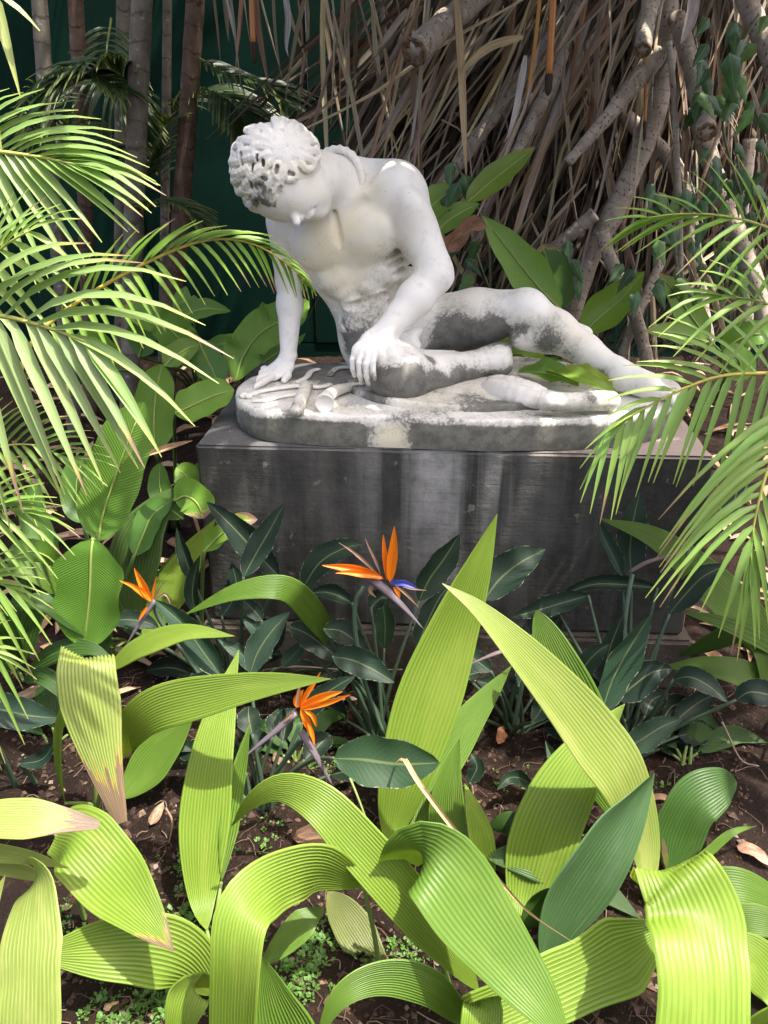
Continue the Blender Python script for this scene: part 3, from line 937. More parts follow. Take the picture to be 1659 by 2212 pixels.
def build_hair():
    hc = P(600, 366, 2.60)                              # centre of the skull
    v = Vol(np.array(hc) - .18, np.array(hc) + .20, .0026)
    Rr = .128
    # cap: skull without the face side (face looks down, to the photo's right and away from the crown)
    v.ell(hc, ((1, 0, 0), (0, 1, 0), (0, 0, 1)), (.126, .128, .126), .01)
    face = Vector((.66, -.22, -.80)).normalized()
    # cut the cap away from the face
    cut_c = P(676, 445, 2.56)
    v.ell(cut_c + Vector((.0, -.02, -.02)), ((1, 0, 0), (0, 1, 0), (0, 0, 1)), (.120, .12, .095), .01, '-')
    def on(u, w):
        """point on the hair cap seen at pixel (u, w)"""
        d = ray(u, w).normalized(); o = Vector((0, 0, CAM_H))
        b = (o - hc).dot(d); c_ = (o - hc).length_squared - Rr * Rr
        disc = b * b - c_
        t = -b - math.sqrt(disc) if disc > 0 else -b
        p = o + d * t
        return hc + (p - hc).normalized() * Rr
    rs = random.Random(4)
    def lock(u, w, r, a0, sweep, rad, lift=.004):
        """one carved curl: a bent lock lying on the cap, several strands wide"""
        pts = []
        for k in range(7):
            t = k / 6
            an = a0 + sweep * t
            rr = r * (1 - .35 * t)
            p = on(u + rr * math.cos(an), w + rr * math.sin(an))
            pts.append(p + (p - hc).normalized() * (lift * math.sin(math.pi * t) + .002))
        v.chain(pts, [rad * (1 - .45 * k / 6) for k in range(7)], .003)
    def strands(path, rad, ns=3, gap=1.35, lift=.004, wave=0.0):
        """a lock of parallel carved strands following pixel path on the cap"""
        cc = catmull([Vector((u, w, 0)) for (u, w) in path], 9)
        tt = tangents(cc)
        for j in range(ns):
            off = (j - (ns - 1) / 2) * gap * rad * FPX / 2.48
            pts = []
            for k in range(9):
                nrm = Vector((-tt[k].y, tt[k].x, 0))
                q = cc[k] + nrm * off * (1 - .35 * k / 8)
                p = on(q.x, q.y)
                pts.append(p + (p - hc).normalized() * (lift * math.sin(math.pi * min(1, .15 + .85 * k / 8)) + .001 - .0025 * abs(j - (ns - 1) / 2)))
            v.chain(pts, [rad * (1 - .45 * max(0, k / 8 - .5)) for k in range(9)], .0018)
    def curl(u, w, r, a0, dirn, rad=.0060):
        for (f, rr, lf) in ((0, 1.0, .006), (.5, .58, .010)):
            pts = []
            for k in range(10):
                t = k / 9
                an = a0 + f + dirn * (4.6 * t)
                q = r * rr * (1 - .30 * t)
                p = on(u + q * math.cos(an), w + q * math.sin(an))
                pts.append(p + (p - hc).normalized() * (lf + .004 * math.sin(math.pi * t)))
            v.chain(pts, [rad * (1.05 - .35 * k / 9) for k in range(10)], .0016)
    C0 = (618, 318)
    def in_hair(u, w): return w < np.interp(u, [560, 574, 612, 622, 676, 705], [470, 452, 414, 394, 360, 325])
    # soft locks near the crown, then two rings of locks that hook round at their ends
    for i in range(15):
        an = i * 2 * math.pi / 15 + .1; sw = .6 if i % 2 else -.5
        r0, r1 = 4 + (i * 7 % 11), 44 + (i * 5 % 13)
        strands([(C0[0] + (r0 + (r1 - r0) * t) * math.cos(an + sw * t * t) * 1.08, C0[1] + (r0 + (r1 - r0) * t) * math.sin(an + sw * t * t) * .92) for t in (0, .33, .66, 1)], .0062, 4, 1.35, .003)
    for (d0, cnt, hook, rad) in ((46, 17, 10, .0060), (74, 24, 11, .0062), (100, 22, 11, .0062), (122, 24, 11, .0062), (141, 20, 10, .0058)):
        for i in range(cnt):
            an = (i + rs.uniform(-.25, .25)) * 2 * math.pi / cnt + d0
            ca, sa = math.cos(an), math.sin(an)
            u, w = C0[0] + d0 * ca, C0[1] + d0 * sa
            if not (in_hair(u, w) and in_hair(u + 12 * ca, w + 12 * sa)): continue
            if (u - 604) ** 2 / 104 ** 2 + (w - 366) ** 2 / 98 ** 2 > 1.0: continue
            sg = rs.choice((-1, 1))
            path = [(u - 8 * ca, w - 8 * sa), (u + 8 * ca, w + 8 * sa)]
            ox, oy = u + 14 * ca - sg * hook * sa, w + 14 * sa + sg * hook * ca        # hook centre
            b0 = math.atan2(w + 14 * sa - oy, u + 14 * ca - ox)
            for q in (0, .9, 1.8, 2.7, 3.6): path.append((ox + hook * math.cos(b0 + sg * q), oy + hook * math.sin(b0 + sg * q)))
            strands(path, rad * rs.uniform(.9, 1.1), 3, 1.25, .007)
    # drilled holes
    holes = []
    for (u, w, a, b) in ((558, 342, 0, 4), (570, 353, 1, 5), (548, 364, 1, 7), (598, 366, -1, 6), (527, 345, 0, 11), (572, 385, 4, 1), (557, 406, 3, 4), (584, 418, 0, 9),
                         (602, 408, -3, 7), (560, 432, 3, 3), (545, 398, 0, 6), (628, 375, 4, 1), (530, 405, 2, 3), (572, 440, 4, 1)):
        p, q = on(u - a, w - b), on(u + a, w + b)
        n = (p - hc).normalized()
        for dd in (.018, .008, -.002, -.010): v.cone(p + n * dd, .0062, q + n * dd, .0062, .002, '-')
        holes.append((p, q, n))
    V, F = v.mesh()
    st = blob_attr(V, [(560, 410, 2.47, 22, .75), (565, 445, 2.50, 30, .95), (545, 435, 2.52, 20, .5), (595, 440, 2.50, 18, .8), (625, 392, 2.50, 10, .4), (535, 395, 2.50, 16, .35), (672, 372, 2.55, 8, .5),
                       (575, 385, 2.48, 10, .5)])
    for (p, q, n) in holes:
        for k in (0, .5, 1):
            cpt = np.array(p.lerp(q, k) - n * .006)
            st = np.maximum(st, 1.0 * np.exp(-((((V - cpt) ** 2).sum(1)) / .0085 ** 2) ** 2))  # shade inside the drilled holes painted as dark stain
    # darker in the grooves between the locks, most on the lower half
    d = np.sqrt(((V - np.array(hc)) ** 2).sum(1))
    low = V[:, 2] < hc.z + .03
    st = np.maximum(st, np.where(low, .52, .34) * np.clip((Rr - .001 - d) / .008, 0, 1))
    mesh_obj('hair', V, F, M['marble'], body, attrs={'stain': st - .05, 'cream': np.where(low, .4, .1)})  # creamy bounce painted on the lower locks
build_hair()

def build_torque():
    """twisted collar round the neck"""
    a, b = P(690, 388, 2.70), P(738, 400, 2.80)
    ax = (b - a).normalized(); ctr = a.lerp(b, .70)
    e1 = ax.cross(Vector((0, 0, 1))).normalized(); e2 = ax.cross(e1)
    n, m = 180, 10
    V, F = [], []
    for i in range(n):
        an = 2 * math.pi * i / n
        rad = e1 * math.cos(an) + e2 * math.sin(an)
        for k in range(m):
            p = 2 * math.pi * k / m
            r = .0125 + .0022 * math.sin(3 * p + an * 24)
            V.append(ctr + rad * (.0985 + r * math.cos(p)) + ax * r * math.sin(p))
    for i in range(n):
        for k in range(m):
            F.append((i * m + k, ((i + 1) % n) * m + k, ((i + 1) % n) * m + (k + 1) % m, i * m + (k + 1) % m))
    mesh_obj('collar', V, F, M['marble'], body, attrs={'stain': [.02] * len(V), 'cream': [.3] * len(V)})
build_torque()

def relief():
    zt = ST_Z
    # shield: a wide low oval lying under the folded leg
    cpt = G(1030, 845, zt); a = (G(1318, 862, zt) - G(742, 858, zt)).length / 2
    rings = [(0, .028), (.35, .026), (.62, .021), (.80, .018), (.90, .018), (.955, .022), (.985, .023), (1.0, .018), (1.004, .009), (1.0, -.002)]
    n = 96
    V, F = [], []
    b = .285
    cc = Vector((cpt.x, G(1030, 889, zt).y + b - .005, zt))
    for (r, z) in rings:
        for i in range(n):
            an = 2 * math.pi * i / n
            x, y = a * r * math.cos(an), b * r * math.sin(an)
            V.append((cc.x + x, cc.y + y + x * .045, zt + z + .003 * mnoise.noise((x * 14, y * 14, 0))))
    for k in range(len(rings) - 1):
        for i in range(n):
            j = (i + 1) % n
            F.append((k * n + i, (k + 1) * n + i, (k + 1) * n + j, k * n + j))
    V = np.array(V)
    st = .46 + .32 * np.array([mnoise.noise((p[0] * 5, p[1] * 5, 1)) for p in V])
    for (u, w, r, wt) in ((1080, 850, 90, -.45), (1220, 862, 50, -.3), (930, 876, 60, -.35), (860, 885, 30, -.35), (800, 872, 40, .35), (1000, 888, 120, .15), (1150, 893, 120, .3)):
        c0 = np.array(G(u, w, zt)); rr = r * 2.5 / FPX
        st += wt * np.exp(-(((V - c0) ** 2)[:, :2].sum(1)) / (rr * rr))
    mesh_obj('shield', V, F, M['marble'], statue, attrs={'stain': st, 'cream': .4 + 0 * st})
    def carved(name, geo, st, cream=.3):
        V, F, UV = geo
        return mesh_obj(name, V, F, M['marble'], statue, attrs={'stain': [st] * len(V), 'cream': [cream] * len(V)})
    def g(u, w, dz): return G(u, w, zt + dz)
    # sword hilt hanging over the front edge: a ridged grip with two bands
    c = [g(662, 832, .018), g(655, 850, .018), g(648, 868, .018), g(644, 880, .018), g(640, 891, .018)]
    c = catmull(c, 24)
    hilt = carved('sword_hilt', tube_geo(c, lambda s: (.0225 - .002 * s) * (1.10 if abs(s - .45) < .03 or abs(s - .80) < .03 else 1), 8, True, .8), .42)
    def vol_item(name, lo_pts, fn, st, cream=.3, pad=.05):
        A = np.array([tuple(p) for p in lo_pts])
        v = Vol(A.min(0) - pad, A.max(0) + pad, .0032)
        fn(v)
        V, F = v.mesh()
        sv = np.array([st + .35 * mnoise.noise((p[0] * 16, p[1] * 16, p[2] * 16)) for p in V])
        mesh_obj(name, V, F, M['marble'], statue, attrs={'stain': sv, 'cream': np.full(len(V), cream)})
    # horn: flared mouth towards us, tube curling back under the knee
    hp = catmull([g(701, 876, .026), g(704, 864, .026), g(714, 851, .024), g(732, 842, .020), g(760, 836, .014), g(790, 834, .008)], 14)
    def horn(v):
        v.chain(hp, [.030, .028, .025, .022, .020, .019, .018, .017, .016, .015, .014, .013, .012, .011], .006)
        d = (hp[0] - hp[2]).normalized()
        v.cone(hp[0] + d * .028, .05, hp[0] + d * .06, .05, .002, '-')
        v.cone(hp[0] + d * .004, .013, hp[0] + d * -.004, .008, .004, '-')
    vol_item('horn', hp, horn, .16)
    # broken trumpet lying on the shield at the far end, its mouth hollow
    tp = catmull([g(1172, 864, .046), g(1205, 868, .046), g(1245, 868, .045), g(1288, 866, .041), g(1318, 866, .036)], 10)
    def trump(v):
        v.chain(tp, [.0315, .029, .027, .0265, .027, .0275, .028, .0285, .029, .030], .006)
        d = (tp[0] - tp[1]).normalized()
        v.cone(tp[0] + d * .055, .06, tp[0] + d * .09, .06, .002, '-')
        v.cone(tp[0] + d * .02, .018, tp[0] - d * .03, .012, .003, '-')
    vol_item('broken_trumpet', tp, trump, .34)
    dp = catmull([g(1052, 836, .018), g(1085, 846, .026), g(1120, 855, .030), g(1160, 864, .026)], 9)
    def drape(v):
        v.chain(dp, [.022, .028, .032, .034, .035, .035, .034, .032, .028], .01)
        v.chain([p + Vector((.02, .045, .004)) for p in dp], [.02, .026, .030, .032, .034, .034, .033, .030, .024], .02)
        v.chain([p + Vector((-.01, -.020, -.004)) for p in dp], [.010, .014, .016, .018, .018, .018, .016, .014, .010], .012)
    vol_item('drapery', dp, drape, .02, .15, .08)
    c = catmull([g(1171, 840, .03), g(1160, 826, .03), g(1120, 808, .03)], 12)
    carved('cord', tube_geo(c, .004, 6), .3)
    # strap ends and the curved trumpet in low relief
    c = catmull([g(520, 858, .004), g(560, 846, .006), g(600, 838, .007), g(650, 833, .007), g(690, 836, .006), g(715, 830, .004)], 30)
    carved('strap', tube_geo(c, lambda s: .016 - .006 * abs(s - .5), 8, True, .35), .05)
    c = catmull([g(545, 866, .003), g(575, 864, .005), g(600, 858, .005), g(630, 853, .004), g(660, 851, .003)], 22)
    carved('strap', tube_geo(c, lambda s: .013, 8, True, .35), .08)
    c = catmull([g(640, 826, .004), g(662, 815, .005), g(672, 802, .005), g(690, 797, .004)], 18)
    carved('strap', tube_geo(c, lambda s: .012, 8, True, .35), .15)
    for (u, w) in ((538, 858), (528, 855), (550, 853)):
        c = [g(u - 6, w, .004), g(u, w - 3, .008), g(u + 6, w, .004)]
        carved('tassel', tube_geo(catmull(c, 8), .008, 8), .0)
    # curved trumpet arc behind the hand
    c = catmull([g(712, 812, .004), g(724, 798, .006), g(750, 793, .006), g(775, 800, .005), g(785, 815, .004)], 24)
    carved('curved_trumpet', tube_geo(c, lambda s: .012, 8, True, .5), .55)
relief()
# ---------------------------------------------------------------- plant builders
def setcol(o, c, a=9.0):
    o.color = (c[0], c[1], c[2], a)
    return o
def vary(c, amt, r):
    k = 1 + r.uniform(-amt, amt)
    return tuple(max(0.0, x * k * (1 + r.uniform(-amt, amt) * .4)) for x in c)

def leaflet(name, a, b, c, w, mat, colr, parent, joined=None, n=6, cup=.5, N0=(0, -.5, .85)):
    """one palm leaflet along the bend a-b-c (quadratic), w = half width"""
    pts = []
    for i in range(n):
        t = i / (n - 1)
        pts.append(a * (1 - t) ** 2 + b * 2 * t * (1 - t) + c * t * t)
    V, F, UV, _ = blade_geo(pts, w, 'flet', 3, N0, cup=cup)
    if joined is not None:
        joined.append((V, F, UV)); return None
    return setcol(mesh_obj(name, V, F, mat, parent, UV), colr, random.uniform(.84, 1.02) if random.random() < .2 else 9.0)

def frond_explicit(parent, rachis, rY, sides, n, w, colr, seed, rr=.006, rach_col=(.34, .36, .09), joined=False, N0=(0, -.5, .85), jit=.03):
    """rachis: pixels with depths; sides: list of dicts(tips=[(s,u,v,Y)..], bow)"""
    r = random.Random(seed)
    c = catmull(pts3(rachis, rY), 40)
    fr = setcol(tube('frond', c, lambda s: rr * (1 - .75 * s), M['stem'], parent, 6), rach_col)
    geo = []
    for sd in sides:
        tips = sd['tips']
        ss = [t[0] for t in tips]
        m = sd.get('n', n)
        for i in range(m):
            s = ss[0] + (ss[-1] - ss[0]) * (i + r.uniform(-.2, .2) * (0 < i < m - 1)) / (m - 1)
            u = float(np.interp(s, ss, [t[1] for t in tips])); v = float(np.interp(s, ss, [t[2] for t in tips])); Y = float(np.interp(s, ss, [t[3] for t in tips]))
            k = min(39, max(0, s * 39)); k0 = int(k); a = c[k0].lerp(c[min(39, k0 + 1)], k - k0)
            tip = P(u, v, Y)
            L = (tip - a).length
            tip = tip + Vector((r.gauss(0, 1), r.gauss(0, 1), r.gauss(0, 1))) * L * jit
            mid = a.lerp(tip, .45) + Vector((0, 0, 1)) * L * sd.get('bow', .12) * r.uniform(.8, 1.25)
            leaflet('leaflet', a, mid, tip, w * r.uniform(.85, 1.12) * (min(1, L / .22) ** .5), M['flet'], vary(sd.get('col', colr), .14, r), fr, geo if joined else None, N0=N0)
    if joined:
        V, F, UV = join_geo(geo)
        setcol(mesh_obj('leaflets', V, F, M['flet'], fr, UV), colr)
    return fr

def frond_free(parent, c, n, L, w, colr, seed, joined=True, droop=.35, ang=55, up=(0, 0, 1), rr=.007, rach_col=(.16, .17, .05)):
    """frond from a 3D rachis; leaflets set off both sides, drooping"""
    r = random.Random(seed)
    c = catmull(c, 40)
    T = tangents(c)
    fr = setcol(tube('frond', c, lambda s: rr * (1 - .75 * s), M['stem'], parent, 6), rach_col)
    geo = []
    up = Vector(up)
    for side in (-1, 1):
        for i in range(n):
            s = .12 + .86 * (i + r.uniform(-.25, .25)) / n
            k = min(39, int(s * 39)); a = c[k]; t = T[k]
            sd = t.cross(up).normalized() * side
            nn = sd.cross(t).normalized() * side
            an = math.radians(ang * (1 - .45 * s))
            ll = L * (math.sin(math.pi * (.12 + .80 * s)) ** .7) * r.uniform(.88, 1.08)
            d = (t * math.cos(an) + sd * math.sin(an) + nn * .25).normalized()
            tip = a + d * ll + Vector((0, 0, -1)) * ll * droop * r.uniform(.7, 1.3)
            mid = a + d * ll * .5 + Vector((0, 0, .05)) * ll
            leaflet('leaflet', a, mid, tip, w * r.uniform(.85, 1.1), M['flet'], vary(colr, .15, r), fr, geo if joined else None)
    if joined:
        V, F, UV = join_geo(geo)
        setcol(mesh_obj('leaflets', V, F, M['flet'], fr, UV), colr)
    return fr

# ---------------------------------------------------------------- background palms in front of the green wall
def trunk_palm(label, top, bot, Y, wpx, mat, seed, fronds, H=3.9, tcol=None):
    a, b = P(top[0], top[1], Y), P(bot[0], bot[1], Y)
    d = (a - b).normalized()
    base = b - d * ((b.z + .02) / d.z)
    apex = b + d * ((H - b.z) / d.z)
    t = thing('palm_tree', label, 'palm', base, 'palm trees along the green wall')
    r_ = wpx / 2 / FPX * depth((a + b) / 2)
    rs = random.Random(seed)
    c = catmull([base, base.lerp(apex, .35) + Vector((rs.uniform(-.02, .02), 0, 0)), base.lerp(apex, .7), apex], 70)
    tr = tube('trunk', c, lambda s: r_ * (1.12 - .15 * s) * (1 + .045 * (1 if (s * 46) % 1 < .16 else 0)), M[mat], t, 14)
    sh = setcol(tube('crownshaft', [apex + d * (-.02 + .35 * k / 5) for k in range(6)], lambda s: r_ * (1.15 - .5 * s), M['stem'], t, 12), (.16, .22, .07))
    top_ = apex + d * .3
    for i in range(fronds):
        an = i * 2.4 + rs.uniform(-.3, .3)
        o = Vector((math.cos(an), math.sin(an), 0))
        L = rs.uniform(1.0, 1.4)
        frond_free(t, [top_, top_ + o * L * .35 + Vector((0, 0, .42)), top_ + o * L * .75 + Vector((0, 0, .38)), top_ + o * L * 1.05 + Vector((0, 0, -.05))], 22, .42, .016, (.045, .09, .015), seed * 31 + i)
    return t
pA = trunk_palm('pale ringed palm trunk, leftmost behind the big frond', (88, 0), (126, 480), 4.6, 32, 'palm_bark', 1, 5)
pB = trunk_palm('reddish brown palm trunk second from the left', (160, 0), (183, 600), 4.95, 30, 'palm_bark_red', 2, 5)
pC = trunk_palm('thick grey palm trunk nearest to the camera on the left', (309, 0), (288, 640), 4.3, 41, 'palm_bark', 3, 6)
pD = trunk_palm('thin dim palm trunk close behind the thick grey one', (268, 0), (264, 640), 5.3, 27, 'palm_bark', 4, 4)
pE = trunk_palm('slender pale greenish palm trunk right of the thick grey one', (361, 0), (352, 640), 5.5, 18, 'palm_bark', 5, 4)
pF = trunk_palm('brown leaning palm trunk with ring scars beside the bare green wall', (420, 0), (372, 660), 4.8, 36, 'palm_bark_red', 6, 5)
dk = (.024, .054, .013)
# dim fronds hanging in front of the wall
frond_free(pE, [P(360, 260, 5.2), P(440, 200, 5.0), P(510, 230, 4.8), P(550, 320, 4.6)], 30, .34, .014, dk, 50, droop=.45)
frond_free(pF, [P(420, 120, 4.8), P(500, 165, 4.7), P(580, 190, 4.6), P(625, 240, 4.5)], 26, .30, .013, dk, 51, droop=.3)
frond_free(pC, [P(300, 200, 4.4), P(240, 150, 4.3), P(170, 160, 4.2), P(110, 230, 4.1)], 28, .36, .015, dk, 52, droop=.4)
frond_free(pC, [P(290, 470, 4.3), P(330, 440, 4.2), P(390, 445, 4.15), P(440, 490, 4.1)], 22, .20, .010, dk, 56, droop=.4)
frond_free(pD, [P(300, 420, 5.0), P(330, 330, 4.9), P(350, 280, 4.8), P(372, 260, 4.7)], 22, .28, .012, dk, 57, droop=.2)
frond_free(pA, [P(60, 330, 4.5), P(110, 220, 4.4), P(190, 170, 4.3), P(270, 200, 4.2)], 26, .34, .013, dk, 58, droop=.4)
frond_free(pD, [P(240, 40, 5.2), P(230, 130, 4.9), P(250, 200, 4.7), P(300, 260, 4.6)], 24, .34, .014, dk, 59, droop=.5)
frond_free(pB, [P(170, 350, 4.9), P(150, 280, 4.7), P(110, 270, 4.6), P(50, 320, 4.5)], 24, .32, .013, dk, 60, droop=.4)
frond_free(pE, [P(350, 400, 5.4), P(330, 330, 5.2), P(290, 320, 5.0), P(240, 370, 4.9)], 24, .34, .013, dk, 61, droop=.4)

# ---------------------------------------------------------------- screw pine on the right with prop roots and a skirt of dead leaves
def tubepx(name, uvs, Y, wpx, parent, mat='screw_bark', sides=12, n=24, taper=1.0, cutend=False):
    Y = [y - .32 for y in Y]
    c = catmull(pts3(uvs, Y), n)
    r0 = wpx / 2 / FPX * depth(c[0]); r1 = r0 * taper
    rs = random.Random(int(uvs[0][0] * 7 + uvs[0][1]))
    ph = rs.uniform(0, 6)
    o = tube(name, c, lambda s: (r0 + (r1 - r0) * s) * (1 + .05 * math.sin(s * 37 + ph) + .04 * math.sin(s * 91 + ph)), M[mat], parent, sides)
    if cutend:
        T = (c[-1] - c[-2]).normalized()
        e = c[-1]
        rings = [(1.0, -.004), (1.02, .004), (.93, .007), (.70, .003), (.40, -.003), (.0, -.008)]
        V, F, UV = [], [], []
        a = T.cross(Vector((0, 0, 1))).normalized(); b = T.cross(a)
        m = 18
        for (q, h) in rings:
            for k in range(m):
                an = 2 * math.pi * k / m
                jag = 1 + .05 * math.sin(k * 2.3) * (q > .5)
                V.append(e + (a * math.cos(an) + b * math.sin(an)) * r1 * q * jag + T * (h + .004 * math.sin(k * 1.7)))
                UV.append((q, k / m))
        for i in range(len(rings) - 1):
            for k in range(m):
                j = (k + 1) % m
                F.append((i * m + k, i * m + j, (i + 1) * m + j, (i + 1) * m + k))
        mesh_obj('cut_face', V, F, M['cut'], o, UV)
    return o
sp = thing('screw_pine', 'pale screw pine with prop roots, sawn branches and a skirt of dead leaves', 'tree', G(1300, 800, 0).lerp(Vector((1.0, 4.1, 0)), 1))
tubepx('trunk', [(1440, -420), (1440, -100), (1432, 150), (1395, 300), (1330, 450), (1275, 560), (1240, 660), (1215, 760)], (4.1, 4.0), 62, sp, sides=16, n=60, taper=.78)
tubepx('branch', [(1462, 40), (1490, 130), (1510, 205), (1527, 285)], (4.0, 3.45), 38, sp, cutend=True)
tubepx('branch', [(1425, -40), (1400, 30), (1388, 108)], (3.95, 3.70), 36, sp, cutend=True)
tubepx('branch', [(1130, -110), (1030, -5), (960, 52), (895, 112)], (4.15, 3.7), 46, sp, cutend=True, taper=1.2)
tubepx('branch', [(1420, 120), (1383, 165), (1310, 255), (1226, 352)], (4.0, 3.8), 46, sp, taper=.45)
tubepx('branch', [(1250, 10), (1160, 128), (1080, 230), (988, 357), (915, 440)], (4.25, 4.1), 38, sp, n=36, taper=.8)
tubepx('branch', [(1215, 110), (1185, 190), (1130, 300), (1090, 400)], (4.05, 3.95), 34, sp, taper=.7)
tubepx('prop_root', [(1300, 500), (1320, 565), (1352, 630), (1378, 700), (1400, 790)], (3.9, 3.75), 30, sp)
tubepx('prop_root', [(1500, 230), (1545, 380), (1590, 500), (1640, 640), (1675, 790)], (4.1, 3.85), 40, sp, n=36)
tubepx('prop_root', [(1585, -80), (1620, 20), (1660, 110), (1720, 260)], (3.9, 3.7), 44, sp)
tubepx('prop_root', [(1445, 90), (1456, 220), (1466, 420), (1470, 600), (1465, 760)], (3.7, 3.6), 13, sp, sides=8, n=36)
tubepx('prop_root', [(1430, 560), (1395, 640), (1360, 720), (1340, 780)], (3.9, 3.8), 20, sp, sides=8)
tubepx('prop_root', [(1195, 540), (1240, 500), (1285, 462)], (3.95, 3.9), 30, sp, sides=10)
tubepx('prop_root', [(1350, 250), (1470, 380), (1500, 560), (1530, 760)], (4.4, 4.2), 34, sp, n=36)
tubepx('prop_root', [(1100, 300), (1040, 480), (1010, 640), (1000, 760)], (4.5, 4.4), 26, sp, n=36)
tubepx('prop_root', [(950, 100), (905, 300), (880, 500), (868, 760)], (4.7, 4.6), 22, sp, n=36)
tubepx('prop_root', [(1620, 300), (1600, 480), (1615, 640), (1600, 800)], (4.4, 4.3), 30, sp, n=36)
for (uv, Y, w, c_) in (([(1200, -120), (1195, 0), (1186, 160)], 3.55, 15, (.50, .20, .06)), ([(1172, -60), (1155, 100), (1138, 215)], 3.6, 9, (.46, .24, .05)),
                       ([(1396, 110), (1395, 200), (1393, 262)], 3.6, 6, (.50, .21, .06)), ([(542, -80), (544, 20), (547, 92)], 3.7, 12, (.50, .21, .07))):
    c = catmull(pts3(uv, Y), 14)
    r0 = w / 2 / FPX * depth(c[0])
    o = setcol(tube('prop_root', c, lambda s: r0 * (.95 + .08 * s), M['stem'], sp, 10), c_)
    d = (c[-1] - c[-2]).normalized()
    k_ = [c[-1] + d * x for x in (-.004, .012, .03, .05, .066, .074)]
    setcol(tube('root_cap', k_, [r0 * 1.0, r0 * 1.3, r0 * 1.15, r0 * 1.2, r0 * .8, r0 * .2], M['dry'], o, 8), (.05, .03, .02))

DRY = [(.29, .225, .15), (.40, .32, .20), (.35, .295, .22), (.14, .10, .065), (.30, .185, .105), (.47, .385, .25), (.28, .23, .165), (.20, .15, .10), (.38, .34, .28)]
def dead_strip(top, bot, Y0, Y1, wpx, r, bend=0.0, fold=False):
    a, b = P(top[0], top[1], Y0), P(bot[0], bot[1], Y1)
    L = (b - a).length
    o = Vector((r.gauss(0, 1), r.gauss(0, .6), 0)) * L * .018
    m1, m2 = a.lerp(b, .33) + o + Vector((bend, 0, 0)) * L * .035, a.lerp(b, .66) + o * r.uniform(-.6, 1) + Vector((bend, 0, 0)) * L * .035
    c = catmull([a, m1, m2, b], 9)
    w = wpx / 2 / FPX * depth(a)
    V, F, UV, _ = blade_geo(c, w, 'strip', 3, (r.uniform(-.7, .7), -1, .1), cup=r.choice((-1, 1)) * r.uniform(.3, 1.1), twist=r.uniform(-1.6, 1.6), roll=r.uniform(-.8, .8))
    return V, F, UV
def skirt_spec(r, zone):
    if zone == 0:
        u = r.uniform(420, 800); v0 = r.uniform(-160, -20); sl = r.gauss(.12, .16); v1 = r.uniform(60, 330) if r.random() < .65 or u < 620 else r.uniform(300, 560)
        if u < 600: v1 = min(v1, r.uniform(60, 260))
    elif zone == 1:
        u = r.uniform(900, 1460); v0 = r.uniform(-160, 160); sl = r.gauss(-.42, .22); v1 = v0 + r.uniform(260, 620)
    elif zone == 2:
        u = r.uniform(1200, 1720); v0 = r.uniform(-160, 260); sl = r.gauss(-.10, .22); v1 = v0 + r.uniform(260, 620)
    elif zone == 3:                       # low dead stuff at the foot
        u = r.uniform(900, 1720); v0 = r.uniform(300, 640); sl = r.gauss(-.2, .5); v1 = v0 + r.uniform(150, 330)
    else:
        u = r.uniform(660, 930); v0 = r.uniform(-120, 40); sl = r.gauss(.02, .16); v1 = v0 + r.uniform(300, 560)
    u1 = u + sl * (v1 - v0)
    v1 = min(v1, 720 if zone != 3 else 800)
    if u1 < 650: v1 = min(v1, 300)
    return (u, v0), (u1, v1)
rz = random.Random(21)
for i in range(286):
    zone = rz.choices((0, 1, 2, 3, 4), (22, 110, 84, 30, 22))[0]
    a, b = skirt_spec(rz, zone)
    if i % 13 == 0: a, b = (a[0] + 60, a[1]), (a[0] - 120, b[1])
    Y0 = rz.uniform(3.62, 4.6) if zone else rz.uniform(3.7, 5.0)
    V, F, UV = dead_strip(a, b, Y0, Y0 - rz.uniform(-.1, .25), rz.choice((5, 6, 7, 8, 10, 12, 15)), rz, rz.uniform(-1, 1))
    setcol(mesh_obj('dead_leaf', V, F, M['dry'], sp, UV), vary(rz.choice(DRY), .2, rz))
for (pp, w, c_) in (([(1130, 80), (1060, 100), (1010, 140), (985, 175)], 16, (.40, .31, .17)), ([(985, -10), (995, 130), (1000, 260), (1008, 400)], 16, (.40, .30, .17)),
                    ([(1135, 120), (1115, 230), (1095, 300), (1088, 308)], 14, (.42, .40, .37)), ([(1500, -20), (1490, 40), (1470, 95)], 26, (.36, .32, .28)),
                    ([(880, 20), (850, 60), (812, 112)], 12, (.30, .25, .19)), ([(615, -20), (622, 40), (618, 100), (623, 122)], 12, (.34, .33, .32))):
    c = catmull(pts3(pp, 3.5), 10)
    V, F, UV, _ = blade_geo(c, w / 2 / FPX * 3.4, 'strip', 3, (.1, -1, .3), cup=.5, twist=.5)
    setcol(mesh_obj('dead_leaf', V, F, M['dry'], sp, UV), c_)
geo = [[], [], [], []]
for i in range(1900):
    zone = rz.choices((1, 2, 3, 4), (120, 120, 60, 0))[0]
    a, b = skirt_spec(rz, zone)
    Y0 = rz.uniform(4.3, 5.4)
    geo[i % 4].append(dead_strip(a, b, Y0, Y0 - rz.uniform(-.1, .3), rz.uniform(5, 14), rz, rz.uniform(-1, 1)))
for k, c_ in enumerate(((.085, .063, .041), (.15, .115, .075), (.05, .035, .023), (.115, .09, .064))):  # rear leaf colours darkened to paint depth shade behind the front ones
    V, F, UV = join_geo(geo[k])
    tag(setcol(mesh_obj('dead_leaves', V, F, M['dry'], sp, UV), c_), kind='stuff')
